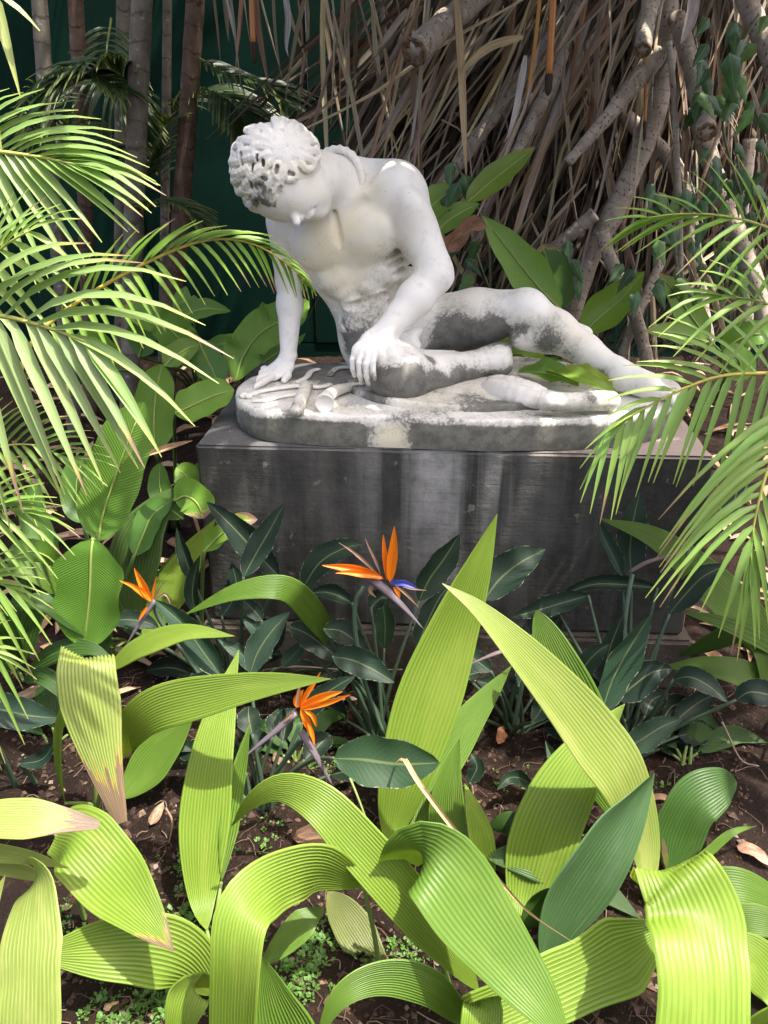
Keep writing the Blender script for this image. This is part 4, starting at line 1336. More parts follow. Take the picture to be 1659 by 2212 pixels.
# thin twigs criss-crossing the skirt
for i in range(26):
    u, v_ = rz.uniform(820, 1600), rz.uniform(40, 480)
    a = rz.uniform(-1, 1)
    pts = [(u, v_), (u + 60 * a + rz.uniform(-15, 15), v_ + rz.uniform(40, 90)), (u + 90 * a + rz.uniform(-25, 25), v_ + rz.uniform(120, 190))]
    c = catmull(pts3(pts, rz.uniform(3.5, 3.9)), 12)
    setcol(tube('twig', c, .0035, M['dry'], sp, 5), (.26, .21, .16))
# unseen crown overhead, its rosettes of green blades placed to shade statue and bed
def shade_rosette(cx, cy, cz, nleaf, L, seed, spread=1.0):
    r = random.Random(seed)
    g = []
    for i in range(nleaf):
        an = i * 2.399 + r.uniform(-.2, .2)
        el = r.uniform(.05, 1.1) * spread
        o = Vector((math.cos(an) * math.cos(el), math.sin(an) * math.cos(el), math.sin(el)))
        h = Vector((o.x, o.y, 0)).normalized()
        ll = L * r.uniform(.75, 1.1)
        p0 = Vector((cx, cy, cz))
        c = catmull([p0, p0 + o * ll * .4, p0 + o * ll * .65 + h * ll * .12, p0 + o * ll * .62 + h * ll * .38 - Vector((0, 0, ll * .22))], 8)
        V, F, UV, _ = blade_geo(c, r.uniform(.030, .042), 'long', 3, (0, 0, 1), cup=.5)
        g.append((V, F, UV))
    V, F, UV = join_geo(g)
    setcol(mesh_obj('shade_crown', V, F, M['flet'], sp, UV), (.06, .12, .025))
SHADE_CROWN = [(1.5, 4.3, 3.1, 34, 1.25), (.75, 4.0, 2.95, 26, 1.0), (.35, 4.35, 3.15, 30, 1.0), (2.2, 4.6, 3.0, 50, 1.2), (1.05, 4.9, 3.5, 60, 1.3), (-.35, 4.0, 3.1, 50, 1.1), (1.15, 3.4, 2.9, 26, .9),
         (.60, 3.15, 2.85, 42, .85), (-.15, 3.1, 3.0, 64, .95), (1.75, 2.9, 2.95, 40, .9), (.95, 2.45, 2.85, 64, .85), (.30, 2.35, 3.0, 24, .85), (-.45, 2.35, 3.1, 50, .85), (-1.0, 3.0, 3.2, 50, .9), (1.7, 2.15, 3.0, 44, .8), (1.8, 1.62, 2.95, 40, .62), (.78, 1.92, 2.9, 36, .5)]
for i, (x, y, z, n_, L) in enumerate(SHADE_CROWN):
    shade_rosette(x, y, z, n_, L, 300 + i)
    hub = Vector((1.25, 4.15, 2.4))
    tube('branch', catmull([hub, hub.lerp(Vector((x, y, z)), .5) + Vector((0, 0, .08)), Vector((x, y, z))], 10), .045, M['screw_bark'], sp, 8)  # limb added to carry each overhead shading rosette

# ---------------------------------------------------------------- broad-leaved climber among the prop roots
def ovate(parent, p, size, d, N, colr, r):
    d = Vector(d).normalized()
    c = [p + d * size * k / 10 + Vector((0, 0, -1)) * size * .18 * (k / 10) ** 2 for k in range(11)]
    V, F, UV, _ = blade_geo(c, size * .30, 'ovate', 7, N, cup=-.25, wave=.14, seed=r.randint(0, 999))
    for i_ in range(11):                                 # toothed margin
        for k_ in (0, 6): V[i_ * 7 + k_] = V[i_ * 7 + k_].lerp(V[i_ * 7 + 3], .16 if i_ % 2 else 0.0)
    return setcol(mesh_obj('leaf', V, F, M['vine'], parent, UV), colr)
def climber(label, stems, leaves, Y, seed, base_col=(.034, .085, .022)):
    r = random.Random(seed)
    c0 = pts3(stems[0], Y)[0]
    t = thing('climbing_shrub', label, 'shrub', (c0.x, c0.y, 0))
    for s in stems:
        setcol(tube('stem', catmull(pts3(s, Y), 14), .005, M['stem'], t, 6), (.12, .12, .06))
    for (u, v_, sz) in leaves:
        p = P(u, v_, (Y if isinstance(Y, (int, float)) else Y[0]) - r.uniform(.0, .18))
        an = r.uniform(-2.6, -.5)
        d = (math.cos(an), r.uniform(-.5, .1), math.sin(an))
        k = r.random()
        cc = vary(base_col if k < .72 else (.09, .18, .03), .2, r)
        ovate(t, p, sz / FPX * depth(p) * r.uniform(.85, 1.15), d, (r.uniform(-.5, .5), -1, r.uniform(.1, .9)), cc, r)
    return t
r = random.Random(77)
lv = [(r.uniform(1500, 1670), r.uniform(20, 250), 52) for _ in range(26)] + [(1575, 115, 80), (1610, 85, 85), (1590, 150, 78), (1530, 220, 60), (1520, 250, 52)]
climber('dark toothed leaves climbing beside the sawn log, upper right', [[(1600, 420), (1560, 260), (1590, 120), (1640, 30)]], lv, 3.30, 78)
lv = [(r.gauss(1470, 60), r.uniform(400, 640), 48) for _ in range(40)] + [(1520, 480, 58), (1600, 590, 52), (1560, 520, 56)]
climber('dark leaved shrub low among the prop roots, right of the trunk', [[(1480, 700), (1460, 560), (1440, 430)], [(1480, 690), (1540, 560), (1590, 480)]], lv, 3.28, 79)
lv = [(r.gauss(1600, 45), r.uniform(300, 430), 46) for _ in range(20)]
climber('small dark leaved climber half way up the right-hand prop root', [[(1620, 520), (1600, 400), (1590, 320)]], lv, 3.35, 80)
lv = [(975, 350, 52), (1000, 375, 66), (992, 395, 58), (1030, 520, 55), (990, 520, 50), (1005, 560, 55), (1235, 560, 52), (1020, 590, 52), (1250, 600, 50), (1225, 520, 50), (965, 420, 50)]
climber('dark leaved shrub behind the statue shoulder and knee', [[(1060, 640), (1050, 500), (985, 350)], [(1070, 630), (1110, 520), (1150, 460)]], lv, 3.52, 81)
# ---------------------------------------------------------------- feather palms at both sides of the picture
lg = (.235, .345, .115)
palmL = thing('feather_palm', 'pale green feather palm with long drooping fronds, left of the statue', 'palm', (-1.35, 1.75, 0))
c = catmull([Vector((-1.35, 1.75, 0)), Vector((-1.33, 1.72, .5)), Vector((-1.28, 1.70, 1.05))], 12)
setcol(tube('stem', c, lambda s: .03 - .012 * s, M['stem'], palmL, 10), (.20, .26, .07))
# large front frond
frond_explicit(palmL, [(-330, 700), (-120, 672), (0, 682), (100, 707), (185, 738)], (1.50, 1.40), [
    dict(tips=[(.22, -60, 420, 1.5), (.38, 60, 440, 1.45), (.50, 200, 520, 1.42), (.60, 330, 560, 1.4), (.70, 457, 652, 1.38), (.80, 489, 761, 1.36), (.88, 456, 855, 1.36), (.95, 395, 945, 1.35), (1.0, 345, 985, 1.35)], bow=.22, n=13),
    dict(tips=[(.25, -90, 1180, 1.42), (.42, 20, 1150, 1.40), (.50, 62, 1130, 1.38), (.56, 110, 1110, 1.37), (.62, 145, 1088, 1.36), (.70, 186, 1066, 1.35), (.78, 232, 1040, 1.34), (.85, 268, 1020, 1.34), (.92, 292, 1008, 1.33), (1.0, 347, 972, 1.33)], bow=.07, n=13, col=(.27, .37, .15))],
    13, .0108, lg, 1, rr=.009)
# frond behind it, higher
frond_explicit(palmL, [(-260, 360), (-80, 322), (0, 328), (90, 340), (165, 356)], (1.85, 1.75), [
    dict(tips=[(.2, -60, 170, 1.9), (.35, 60, 200, 1.85), (.5, 170, 230, 1.85), (.62, 260, 290, 1.8), (.75, 330, 380, 1.75), (.88, 350, 407, 1.75), (1.0, 340, 440, 1.72)], bow=.20, n=17),
    dict(tips=[(.2, -100, 650, 1.8), (.4, 20, 640, 1.75), (.55, 120, 600, 1.72), (.7, 210, 540, 1.72), (.82, 275, 490, 1.70), (.92, 315, 470, 1.70), (1.0, 330, 452, 1.70)], bow=.08, n=17)],
    17, .0098, (.20, .32, .085), 2, rr=.009)
# greener frond reaching to the statue's arm
frond_explicit(palmL, [(30, 850), (71, 737), (165, 654), (311, 570), (440, 520), (540, 525), (620, 570), (672, 622)], (1.95, 2.05, 2.15, 2.2), [
    dict(tips=[(.25, 170, 560, 2.0), (.40, 330, 480, 2.05), (.55, 470, 480, 2.1), (.68, 590, 510, 2.15), (.80, 640, 560, 2.2), (.92, 680, 620, 2.2), (1.0, 684, 640, 2.2)], bow=.16, n=26),
    dict(tips=[(.22, 160, 860, 1.95), (.35, 280, 780, 2.0), (.48, 380, 700, 2.05), (.60, 470, 640, 2.1), (.72, 560, 620, 2.15), (.84, 620, 640, 2.2), (.94, 660, 650, 2.2), (1.0, 678, 645, 2.2)], bow=.18, n=26)],
    26, .0080, (.17, .30, .035), 3, rr=.007, rach_col=(.42, .34, .06))
# upper left blades close to the camera
frond_explicit(palmL, [(-200, -60), (-90, -40), (-20, -20), (10, 0)], (1.3, 1.2), [
    dict(tips=[(.4, -40, 330, 1.2), (.6, 5, 330, 1.2), (.8, 60, 208, 1.2), (1.0, 88, 64, 1.2)], bow=.14, n=4)], 4, .010, (.34, .40, .14), 4)
frond_explicit(palmL, [(-160, 860), (-60, 620), (0, 540), (60, 500)], (1.6, 1.5), [
    dict(tips=[(.4, -60, 450, 1.6), (.6, 30, 420, 1.55), (.8, 120, 430, 1.5), (1.0, 180, 470, 1.5)], bow=.15, n=8),
    dict(tips=[(.4, -10, 800, 1.5), (.6, 70, 760, 1.5), (.8, 140, 680, 1.5), (1.0, 190, 600, 1.5)], bow=.12, n=8)], 8, .0085, (.24, .36, .09), 5)
palmM = thing('feather_palm', 'low feather palm with thin arching fronds at the lower left edge', 'palm', (-1.25, 1.62, 0))
def fr_low(rach, Y, tips_up, tips_dn, n, seed, w=.0068, c_=(.20, .32, .06)):
    frond_explicit(palmM, rach, Y, [dict(tips=tips_up, bow=.2, n=n), dict(tips=tips_dn, bow=.14, n=n)], n, w, c_, seed, rr=.005)
fr_low([(-200, 1320), (-120, 1180), (-40, 1110), (50, 1100)], (1.75, 1.75),
       [(.2, -60, 1000, 1.75), (.5, 50, 1010, 1.75), (.8, 140, 1090, 1.72), (1.0, 170, 1160, 1.7)], [(.2, -80, 1380, 1.7), (.5, 30, 1330, 1.7), (.8, 110, 1270, 1.7), (1.0, 160, 1200, 1.7)], 13, 11)
fr_low([(-220, 1420), (-120, 1300), (-50, 1260), (10, 1262)], (1.6, 1.6),
       [(.2, -90, 1120, 1.6), (.5, 20, 1150, 1.6), (.8, 100, 1260, 1.6), (1.0, 120, 1350, 1.6)], [(.2, -90, 1560, 1.55), (.5, -5, 1530, 1.55), (.8, 70, 1490, 1.55), (1.0, 108, 1400, 1.55)], 12, 12)
fr_low([(-240, 1560), (-150, 1440), (-70, 1400), (-15, 1410)], (1.48, 1.45),
       [(.2, -110, 1290, 1.5), (.5, -10, 1300, 1.48), (.8, 70, 1400, 1.45), (1.0, 82, 1470, 1.45)], [(.2, -100, 1720, 1.42), (.5, -20, 1700, 1.42), (.8, 20, 1650, 1.42), (1.0, 68, 1560, 1.42)], 10, 13)
fr_low([(-120, 1060), (-40, 980), (60, 960), (150, 990)], (2.1, 2.1),
       [(.2, -20, 860, 2.1), (.5, 100, 870, 2.1), (.8, 210, 940, 2.1), (1.0, 250, 1010, 2.1)], [(.2, -30, 1130, 2.05), (.5, 80, 1110, 2.05), (.8, 180, 1090, 2.05), (1.0, 235, 1050, 2.05)], 14, 14, c_=(.15, .26, .04))

palmR = thing('feather_palm', 'feather palm with light green fronds arching over the right plinth corner', 'palm', (1.50, 2.25, 0))
c = catmull([Vector((1.50, 2.25, 0)), Vector((1.49, 2.25, .5)), Vector((1.42, 2.22, .98))], 12)
setcol(tube('stem', c, lambda s: .026 - .010 * s, M['stem'], palmR, 10), (.20, .26, .07))
rg = (.225, .37, .085)
# frond lying across the plinth corner, leaflets hanging down its face
frond_explicit(palmR, [(1790, 800), (1659, 806), (1560, 812), (1480, 838), (1400, 878), (1350, 905), (1318, 930)], (2.10, 2.0, 1.98), [
    dict(tips=[(.22, 1600, 1090, 1.98), (.36, 1545, 1120, 1.95), (.48, 1480, 1050, 1.93), (.58, 1425, 1060, 1.93), (.66, 1392, 1030, 1.92), (.74, 1361, 1082, 1.92), (.82, 1337, 1100, 1.92), (.90, 1312, 1114, 1.92), (.96, 1290, 1118, 1.92), (1.0, 1262, 1110, 1.92)], bow=.20, n=15),
    dict(tips=[(.2, 1560, 640, 2.15), (.32, 1450, 690, 2.1), (.45, 1390, 755, 2.05), (.58, 1335, 800, 2.02), (.7, 1300, 860, 2.0), (.82, 1265, 960, 1.98), (.92, 1250, 1050, 1.95), (1.0, 1252, 1090, 1.93)], bow=.16, n=14)],
    15, .0090, rg, 21, rr=.007, rach_col=(.45, .40, .08))
# nearer frond hanging at the right edge
frond_explicit(palmR, [(1760, 830), (1700, 930), (1659, 1015), (1640, 1080), (1626, 1150), (1622, 1215)], (1.95, 1.85, 1.8), [
    dict(tips=[(.12, 1420, 1130, 1.85), (.25, 1420, 1200, 1.82), (.36, 1425, 1235, 1.80), (.46, 1430, 1250, 1.79), (.55, 1438, 1318, 1.78), (.64, 1375, 1300, 1.78), (.74, 1470, 1290, 1.77), (.84, 1532, 1352, 1.77), (.93, 1578, 1405, 1.76), (1.0, 1594, 1421, 1.76)], bow=.26, n=15),
    dict(tips=[(.3, 1800, 1200, 1.8), (.5, 1740, 1300, 1.78), (.7, 1680, 1330, 1.77), (.86, 1648, 1370, 1.76), (1.0, 1624, 1406, 1.76)], bow=.10, n=8)],
    15, .0098, rg, 22, rr=.007, rach_col=(.40, .40, .09))
# frond high on the right with thin blades
frond_explicit(palmR, [(1790, 560), (1659, 492), (1560, 466), (1470, 462), (1400, 470)], (2.2, 2.15, 2.1), [
    dict(tips=[(.2, 1690, 330, 2.2), (.35, 1600, 320, 2.15), (.5, 1520, 345, 2.12), (.62, 1460, 380, 2.1), (.75, 1420, 420, 2.1), (.88, 1350, 430, 2.1), (1.0, 1310, 480, 2.1)], bow=.10, n=12),
    dict(tips=[(.2, 1600, 700, 2.1), (.38, 1520, 640, 2.1), (.55, 1420, 560, 2.1), (.7, 1350, 545, 2.1), (.85, 1310, 545, 2.1), (1.0, 1296, 540, 2.1)], bow=.14, n=12)],
    12, .0078, (.17, .31, .04), 23, rr=.006)
frond_explicit(palmR, [(1800, 760), (1720, 690), (1640, 650), (1560, 640)], (2.0, 1.95), [
    dict(tips=[(.2, 1690, 480, 2.0), (.5, 1600, 530, 1.95), (.8, 1490, 590, 1.92), (1.0, 1440, 640, 1.92)], bow=.16, n=8),
    dict(tips=[(.2, 1700, 860, 1.95), (.5, 1560, 820, 1.92), (.8, 1450, 760, 1.9), (1.0, 1400, 700, 1.9)], bow=.2, n=8)],
    8, .0085, (.21, .35, .07), 24, rr=.006)
# ---------------------------------------------------------------- bedding plants
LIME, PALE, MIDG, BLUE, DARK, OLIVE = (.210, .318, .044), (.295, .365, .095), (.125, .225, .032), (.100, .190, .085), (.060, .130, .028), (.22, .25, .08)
lseed = [100]
def petiole(parent, a, base, r0, colr, bend=.0, mat='stem'):
    m = a.lerp(base, .5); m = Vector((base.x * .6 + a.x * .4, base.y * .6 + a.y * .4 + bend, m.z))
    c = catmull([a, m, base], 14)
    return setcol(tube('petiole', c, lambda s: r0 * (.75 + .45 * s), M[mat], parent, 8), colr)
def fan(parent, spine, Y, wpx, colr, profile='pleat', pet=True, tip=9.0, N0=(0, -.62, .78), nc=33, cup=.16, base=None, pl=.0027, roll=0.0, twist=0.0, wave=0.0, n=34, name='leaf', wm=None):
    """one pleated blade"""
    lseed[0] += 1
    c = catmull(pts3(spine, Y), n)
    V, F, UV, half = blade_geo(c, wpx * (.46 if profile == 'pleat' else .5) if wm is None else wm, profile, nc, N0, pl, cup, wave, roll, twist, lseed[0], apparent=wm is None)
    # keep the blade above the soil
    V = [Vector((p.x, p.y, max(p.z, .006))) for p in V]
    o = setcol(mesh_obj(name, V, F, M['pleat'], parent, UV), colr, tip)
    if pet:
        b = Vector(parent.location) if base is None else base
        b = Vector((b.x + random.uniform(-.02, .02), b.y + random.uniform(-.015, .015), -.03))
        petiole(o, c[0], b, .0055, (.13, .19, .05))
    return o
def plant(name, label, cat, u, v, group=None):
    p = G(u, v, 0)
    return thing(name, label, cat, (p.x, p.y, 0), group)
PG = 'pleated palm grass plants'
def grass(label, u, v): return plant('palm_grass', label, 'palm grass', u, v, PG)

# -- lower left, cut by the left edge
g = grass('palest yellow pleated plant cut by the left edge, browned split tips', -60, 2150)
fan(g, [(-170, 1800), (-80, 1772), (60, 1768), (140, 1772), (215, 1782)], (1.12, 1.16), 84, PALE, 'rag', tip=.86, N0=(0, -.5, .85))
fan(g, [(-170, 1830), (-60, 1838), (60, 1852), (150, 1876)], (1.13, 1.16), 40, PALE, 'long', tip=1.02, nc=17)
fan(g, [(-170, 1835), (-60, 1850), (40, 1880), (130, 1908)], (1.14, 1.17), 44, PALE, 'long', tip=1.0, nc=17)
fan(g, [(86, 1868), (80, 1890), (70, 1960), (63, 2050), (60, 2150), (56, 2290)], (1.14, 1.10, 1.04, .98, .92, .86), 165, PALE, 'hang', wm=.064, cup=-.06, N0=(0, -1, .25), pet=False)
fan(g, [(-90, 2230), (-60, 2080), (-20, 1960), (12, 1890)], (1.02, 1.1), 70, PALE, 'long')
# -- leaf with its tip pointing down at the stem of the next plant
g = grass('pleated plant whose broad leaf points down to the lower right, left side', 190, 1985)
fan(g, [(120, 1800), (165, 1812), (230, 1882), (300, 1962), (376, 2055)], (1.30, 1.20, 1.06), 158, LIME, 'fold', tip=.985, base=G(195, 1990))
# -- upright strap leaf and horizontal leaf
g = grass('pleated plant with one tall upright blade and one lying leftwards', 455, 2110)
fan(g, [(447, 2010), (437, 1930), (440, 1800), (455, 1650), (482, 1520), (516, 1404)], (1.27, 1.45, 1.70), 116, LIME, 'pleat', N0=(.2, -1, .4))
fan(g, [(478, 1905), (492, 1800), (510, 1690), (540, 1560)], (1.36, 1.58), 42, MIDG, 'long', N0=(.9, -.6, .2), nc=17)
fan(g, [(468, 2150), (410, 2080), (330, 2050), (220, 2050), (60, 2066)], (1.15, 1.15, 1.12), 160, LIME, 'pleat', N0=(0, -.75, .66))
fan(g, [(440, 2135), (425, 2122), (398, 2180), (372, 2290)], (1.08, .96), 96, LIME, 'fold', N0=(0, -1, .3), pet=False)
# -- arching leaf and its neighbours, left middle
g = grass('pleated plant with a leaf arching right and a bleached hanging leaf, middle left', 215, 1735)
fan(g, [(262, 1640), (275, 1588), (330, 1535), (450, 1502), (580, 1478), (715, 1466)], (1.56, 1.46, 1.46), 106, LIME, 'pleat', N0=(0, -.8, .6))
fan(g, [(200, 1500), (194, 1440), (184, 1424), (188, 1490), (208, 1590), (232, 1680), (262, 1778)], (1.70, 1.60, 1.52, 1.47, 1.43, 1.39, 1.34), 138, PALE, 'rag', wm=.066, cup=-.10, tip=.90, N0=(.1, -1, .35), pet=False)
petiole(g, P(200, 1500, 1.70), Vector(g.location) + Vector((-.01, .0, -.02)), .006, (.14, .2, .05))
fan(g, [(140, 1735), (128, 1660), (128, 1580), (150, 1490)], (1.64, 1.6), 34, LIME, 'long', nc=17, N0=(-.9, -.6, .2))
fan(g, [(262, 1725), (300, 1680), (350, 1620), (420, 1545)], (1.68, 1.78), 92, MIDG, 'pleat')
fan(g, [(232, 1450), (300, 1400), (400, 1366), (508, 1374)], (1.82, 1.78), 52, LIME, 'pleat', base=G(250, 1650))
# -- centre front: sharply folded leaf
g = grass('pleated plant with a sharply folded broad leaf at the bottom centre-left', 830, 2090)
fan(g, [(785, 1915), (700, 1880), (620, 1895), (555, 1935), (520, 1990), (508, 2100), (500, 2290)], (1.20, 1.12, 1.02, .95, .88), 150, LIME, 'cut', N0=(-.2, -.8, .6))
fan(g, [(700, 1960), (660, 1990), (610, 2040), (560, 2090)], (1.22, 1.12), 62, MIDG, 'long', pet=False)
fan(g, [(700, 2400), (650, 2300), (600, 2180), (566, 2066)], (.92, 1.02), 135, MIDG, 'pleat', N0=(0, -.8, .6), pet=False)
fan(g, [(708, 1925), (750, 1985), (800, 2060), (850, 2115)], (1.34, 1.22), 92, OLIVE, 'pleat', tip=.97, pet=False)
# -- long diagonal leaf in the middle
g = grass('pleated plant with a long narrow leaf arching up to the left, bottom centre', 1040, 2165)
fan(g, [(1035, 2140), (985, 2075), (890, 1955), (780, 1830), (690, 1735), (610, 1702), (545, 1730), (500, 1785)], (1.13, 1.15, 1.22, 1.30, 1.32), 118, LIME, 'pleat', N0=(.25, -.8, .55), n=44)
fan(g, [(860, 1862), (900, 1835), (955, 1880), (1030, 1985), (1110, 2090), (1180, 2185), (1240, 2290)], (1.20, 1.14, 1.06, .98, .90), 178, MIDG, 'fold', N0=(.3, -.85, .5), pet=False, n=40)
petiole(g, P(860, 1862, 1.22), Vector(g.location) + Vector((-.06, .03, -.02)), .006, (.14, .2, .05))
fan(g, [(1052, 2180), (1045, 2162), (1040, 2210), (1030, 2330)], (1.06, .94), 98, LIME, 'hang', N0=(0, -1, .3), pet=False)
fan(g, [(1010, 2215), (930, 2135), (830, 2112), (740, 2150), (680, 2250)], (1.06, 1.03, .96), 84, MIDG, 'pleat', N0=(0, -.75, .65))
# -- tall blade in the middle
g = grass('pleated plant with the tallest upright blade, tip against the plinth', 850, 1860)
fan(g, [(845, 1840), (848, 1790), (872, 1690), (915, 1540), (975, 1370), (1030, 1230), (1074, 1110)], (1.51, 1.58, 1.72, 1.80), 150, LIME, 'pleat', N0=(.2, -1, .35), n=40)
fan(g, [(888, 1850), (925, 1700), (1000, 1575), (1105, 1438)], (1.55, 1.7, 1.88), 96, MIDG, 'pleat', N0=(-.3, -.9, .35))
fan(g, [(1015, 1960), (972, 1830), (968, 1710), (992, 1596)], (1.40, 1.62), 92, MIDG, 'pleat', N0=(-.3, -1, .3), base=G(990, 1970))
fan(g, [(1065, 1895), (1040, 1810), (1020, 1740), (1004, 1692)], (1.42, 1.52), 58, LIME, 'pleat', N0=(.5, -1, .3), base=G(1010, 1960), nc=17)
# -- crossing leaf and the leaves below it
g = grass('pleated plant with a long bright leaf crossing the tall blade, right of centre', 1395, 1890)
fan(g, [(1400, 1950), (1394, 1830), (1350, 1690), (1280, 1590), (1200, 1490), (1110, 1390), (1030, 1312), (955, 1260)], (1.44, 1.44, 1.42, 1.48), 136, PALE, 'pleat', N0=(.35, -.75, .6), n=44)
fan(g, [(1372, 1810), (1330, 1715), (1270, 1570), (1205, 1430), (1158, 1318)], (1.52, 1.66, 1.80), 104, MIDG, 'paddle', N0=(-.2, -.9, .4))
fan(g, [(1125, 2020), (1140, 1940), (1185, 1780), (1250, 1650), (1300, 1580), (1350, 1520)], (1.30, 1.42, 1.58, 1.66), 158, LIME, 'pleat', N0=(-.25, -.85, .5), base=G(1150, 2040))
fan(g, [(1175, 2080), (1225, 1970), (1300, 1850), (1360, 1760), (1414, 1670)], (1.20, 1.30, 1.42), 130, BLUE, 'pleat', N0=(.55, -.8, .3), base=G(1170, 2090))
fan(g, [(1050, 1850), (1150, 1858), (1270, 1900), (1385, 1985)], (1.44, 1.40), 92, DARK, 'pleat', pet=False)
fan(g, [(1055, 1790), (1100, 1778), (1160, 1800), (1210, 1850)], (1.55, 1.5), 56, DARK, 'pleat', pet=False)
fan(g, [(1130, 2010), (1160, 1960), (1180, 1930), (1200, 1920)], (1.32, 1.32), 50, DARK, 'pleat', pet=False)
# -- lower right corner
g = grass('pleated plant with the broadest hanging leaf, lower right corner', 1430, 2060)
fan(g, [(1425, 1905), (1438, 1876), (1470, 1905), (1500, 1970), (1522, 2060), (1528, 2160), (1520, 2310)], (1.22, 1.17, 1.12, 1.08, 1.01, .95, .88), 240, LIME, 'hang', wm=.104, cup=-.10, N0=(.1, -1, .3), n=40, nc=41)
fan(g, [(1440, 2000), (1380, 2040), (1280, 2095), (1160, 2150), (1020, 2215)], (1.20, 1.14, 1.06), 168, LIME, 'cut', N0=(0, -.8, .6), wave=.05)
fan(g, [(1440, 1960), (1520, 1925), (1610, 1920), (1750, 1985)], (1.34, 1.3), 88, MIDG, 'pleat', base=G(1480, 1990))
fan(g, [(1520, 2000), (1600, 1985), (1680, 2000), (1760, 2050)], (1.26, 1.22), 70, MIDG, 'pleat', base=G(1500, 2020))
fan(g, [(1570, 2020), (1630, 2070), (1680, 2140), (1720, 2240)], (1.2, 1.1), 110, LIME, 'pleat', base=G(1510, 2040))
fan(g, [(1600, 2330), (1640, 2250), (1690, 2200), (1760, 2180)], (1.0, 1.0), 90, LIME, 'pleat', pet=False)
# -- small one by itself on the right
g = grass('small darker pleated plant alone on bare soil, right side', 1448, 1885)
fan(g, [(1447, 1878), (1462, 1810), (1500, 1735), (1555, 1700), (1592, 1690)], (1.48, 1.60), 104, DARK, 'paddle', cup=.05, N0=(-.2, -.8, .6))
fan(g, [(1470, 1885), (1520, 1850), (1580, 1800), (1634, 1784)], (1.46, 1.55), 20, MIDG, 'long', nc=9)
fan(g, [(1440, 1880), (1436, 1840), (1432, 1810)], (1.47, 1.5), 14, OLIVE, 'long', nc=9, tip=.55)
# -- left middle distance
g = grass('pleated plant with a bent leaf reaching right in front of the plinth, left', 735, 1450)
fan(g, [(735, 1420), (690, 1345), (640, 1285), (590, 1268), (500, 1282), (398, 1328)], (2.06, 1.98, 1.95), 64, MIDG, 'pleat', N0=(0, -.7, .7))
g = grass('dusky pleated plant with upright fans beside the heliconia, left of the plinth', 300, 1395)
fan(g, [(292, 1340), (284, 1260), (305, 1160), (345, 1095), (388, 1050)], (2.28, 2.35, 2.42), 118, (.115, .195, .060), 'pleat', N0=(-.2, -1, .3))
fan(g, [(308, 1380), (355, 1300), (412, 1205), (466, 1120)], (2.16, 2.24, 2.30), 82, LIME, 'pleat', N0=(-.3, -.9, .4))
fan(g, [(300, 1350), (350, 1270), (420, 1190), (500, 1140)], (2.26, 2.40), 62, MIDG, 'pleat')
fan(g, [(240, 1380), (160, 1290), (70, 1235), (-50, 1230)], (2.1, 2.05), 62, MIDG, 'pleat')
fan(g, [(250, 1400), (170, 1340), (90, 1300), (-10, 1310)], (2.0, 1.95), 58, DARK, 'pleat')
fan(g, [(270, 1360), (220, 1290), (160, 1230), (90, 1190)], (2.2, 2.2), 60, DARK, 'pleat')
# -- right middle distance
g = grass('pleated plant with long leaves rising from the right edge to the plinth', 1700, 1500)
fan(g, [(1740, 1520), (1640, 1370), (1540, 1265), (1420, 1165), (1296, 1120)], (1.95, 2.05, 2.15), 96, MIDG, 'pleat', N0=(.2, -.8, .6))
fan(g, [(1750, 1460), (1660, 1390), (1560, 1345), (1464, 1318)], (1.9, 1.98), 44, MIDG, 'pleat', nc=25)
fan(g, [(1730, 1540), (1640, 1470), (1540, 1440), (1428, 1440)], (1.85, 1.95), 64, MIDG, 'pleat')
fan(g, [(1680, 1330), (1600, 1360), (1530, 1390), (1462, 1420)], (2.1, 2.2), 50, DARK, 'pleat')
fan(g, [(1740, 1640), (1690, 1520), (1650, 1430), (1620, 1380)], (1.8, 1.95), 70, MIDG, 'pleat')

g = grass('dim pleated plant filling the ground under the left palm fronds', 40, 1450)
for (sp_, Y_, w_) in (([(40, 1440), (20, 1370), (-20, 1330), (-80, 1330)], (2.02, 1.98), 50), ([(50, 1430), (70, 1340), (110, 1280), (170, 1260)], (2.05, 2.12), 48), ([(60, 1450), (120, 1410), (190, 1400), (250, 1430)], (1.98, 1.92), 50),
                      ([(30, 1450), (-10, 1420), (-60, 1440), (-120, 1500)], (1.95, 1.9), 54), ([(50, 1470), (90, 1460), (130, 1490), (160, 1540)], (1.9, 1.82), 44), ([(40, 1420), (40, 1330), (60, 1250), (90, 1200)], (2.1, 2.2), 44)):
    fan(g, sp_, Y_, w_, DARK, 'pleat', nc=21)

# ---------------------------------------------------------------- bird of paradise
ST = (.0085, .0205, .0120)
SG = 'bird of paradise plants in front of the plinth'
def spad(parent, spine, Y, wpx, colr=ST, profile='spade', cup=.35, N0=(0, -.7, .7), roll=0.0, base=None, petpath=None, tip=9.0, wave=.10, twist=0.0, pr=.006):
    lseed[0] += 1
    c = catmull(pts3(spine, Y), 22)
    V, F, UV, _ = blade_geo(c, wpx / 2, profile, 11, N0, 0, cup, wave, roll, twist, lseed[0], apparent=True)
    V = [Vector((p.x, p.y, max(p.z, .006))) for p in V]
    o = setcol(mesh_obj('leaf', V, F, M['strel'], parent, UV), vary(colr, .15, random), tip)
    b = Vector(parent.location) if base is None else base
    b = Vector((b.x + random.uniform(-.03, .03), b.y + random.uniform(-.02, .02), -.03))
    if petpath: path = pts3(petpath[0], petpath[1]) + [b]
    else:
        m = c[0].lerp(b, .5); m.x = b.x * .6 + c[0].x * .4; m.y = b.y * .6 + c[0].y * .4
        path = [m, b]
    setcol(tube('petiole', catmull([c[0]] + path, 18), lambda s: pr * (.7 + .7 * s), M['stem'], o, 8), (.042, .070, .042))
    return o
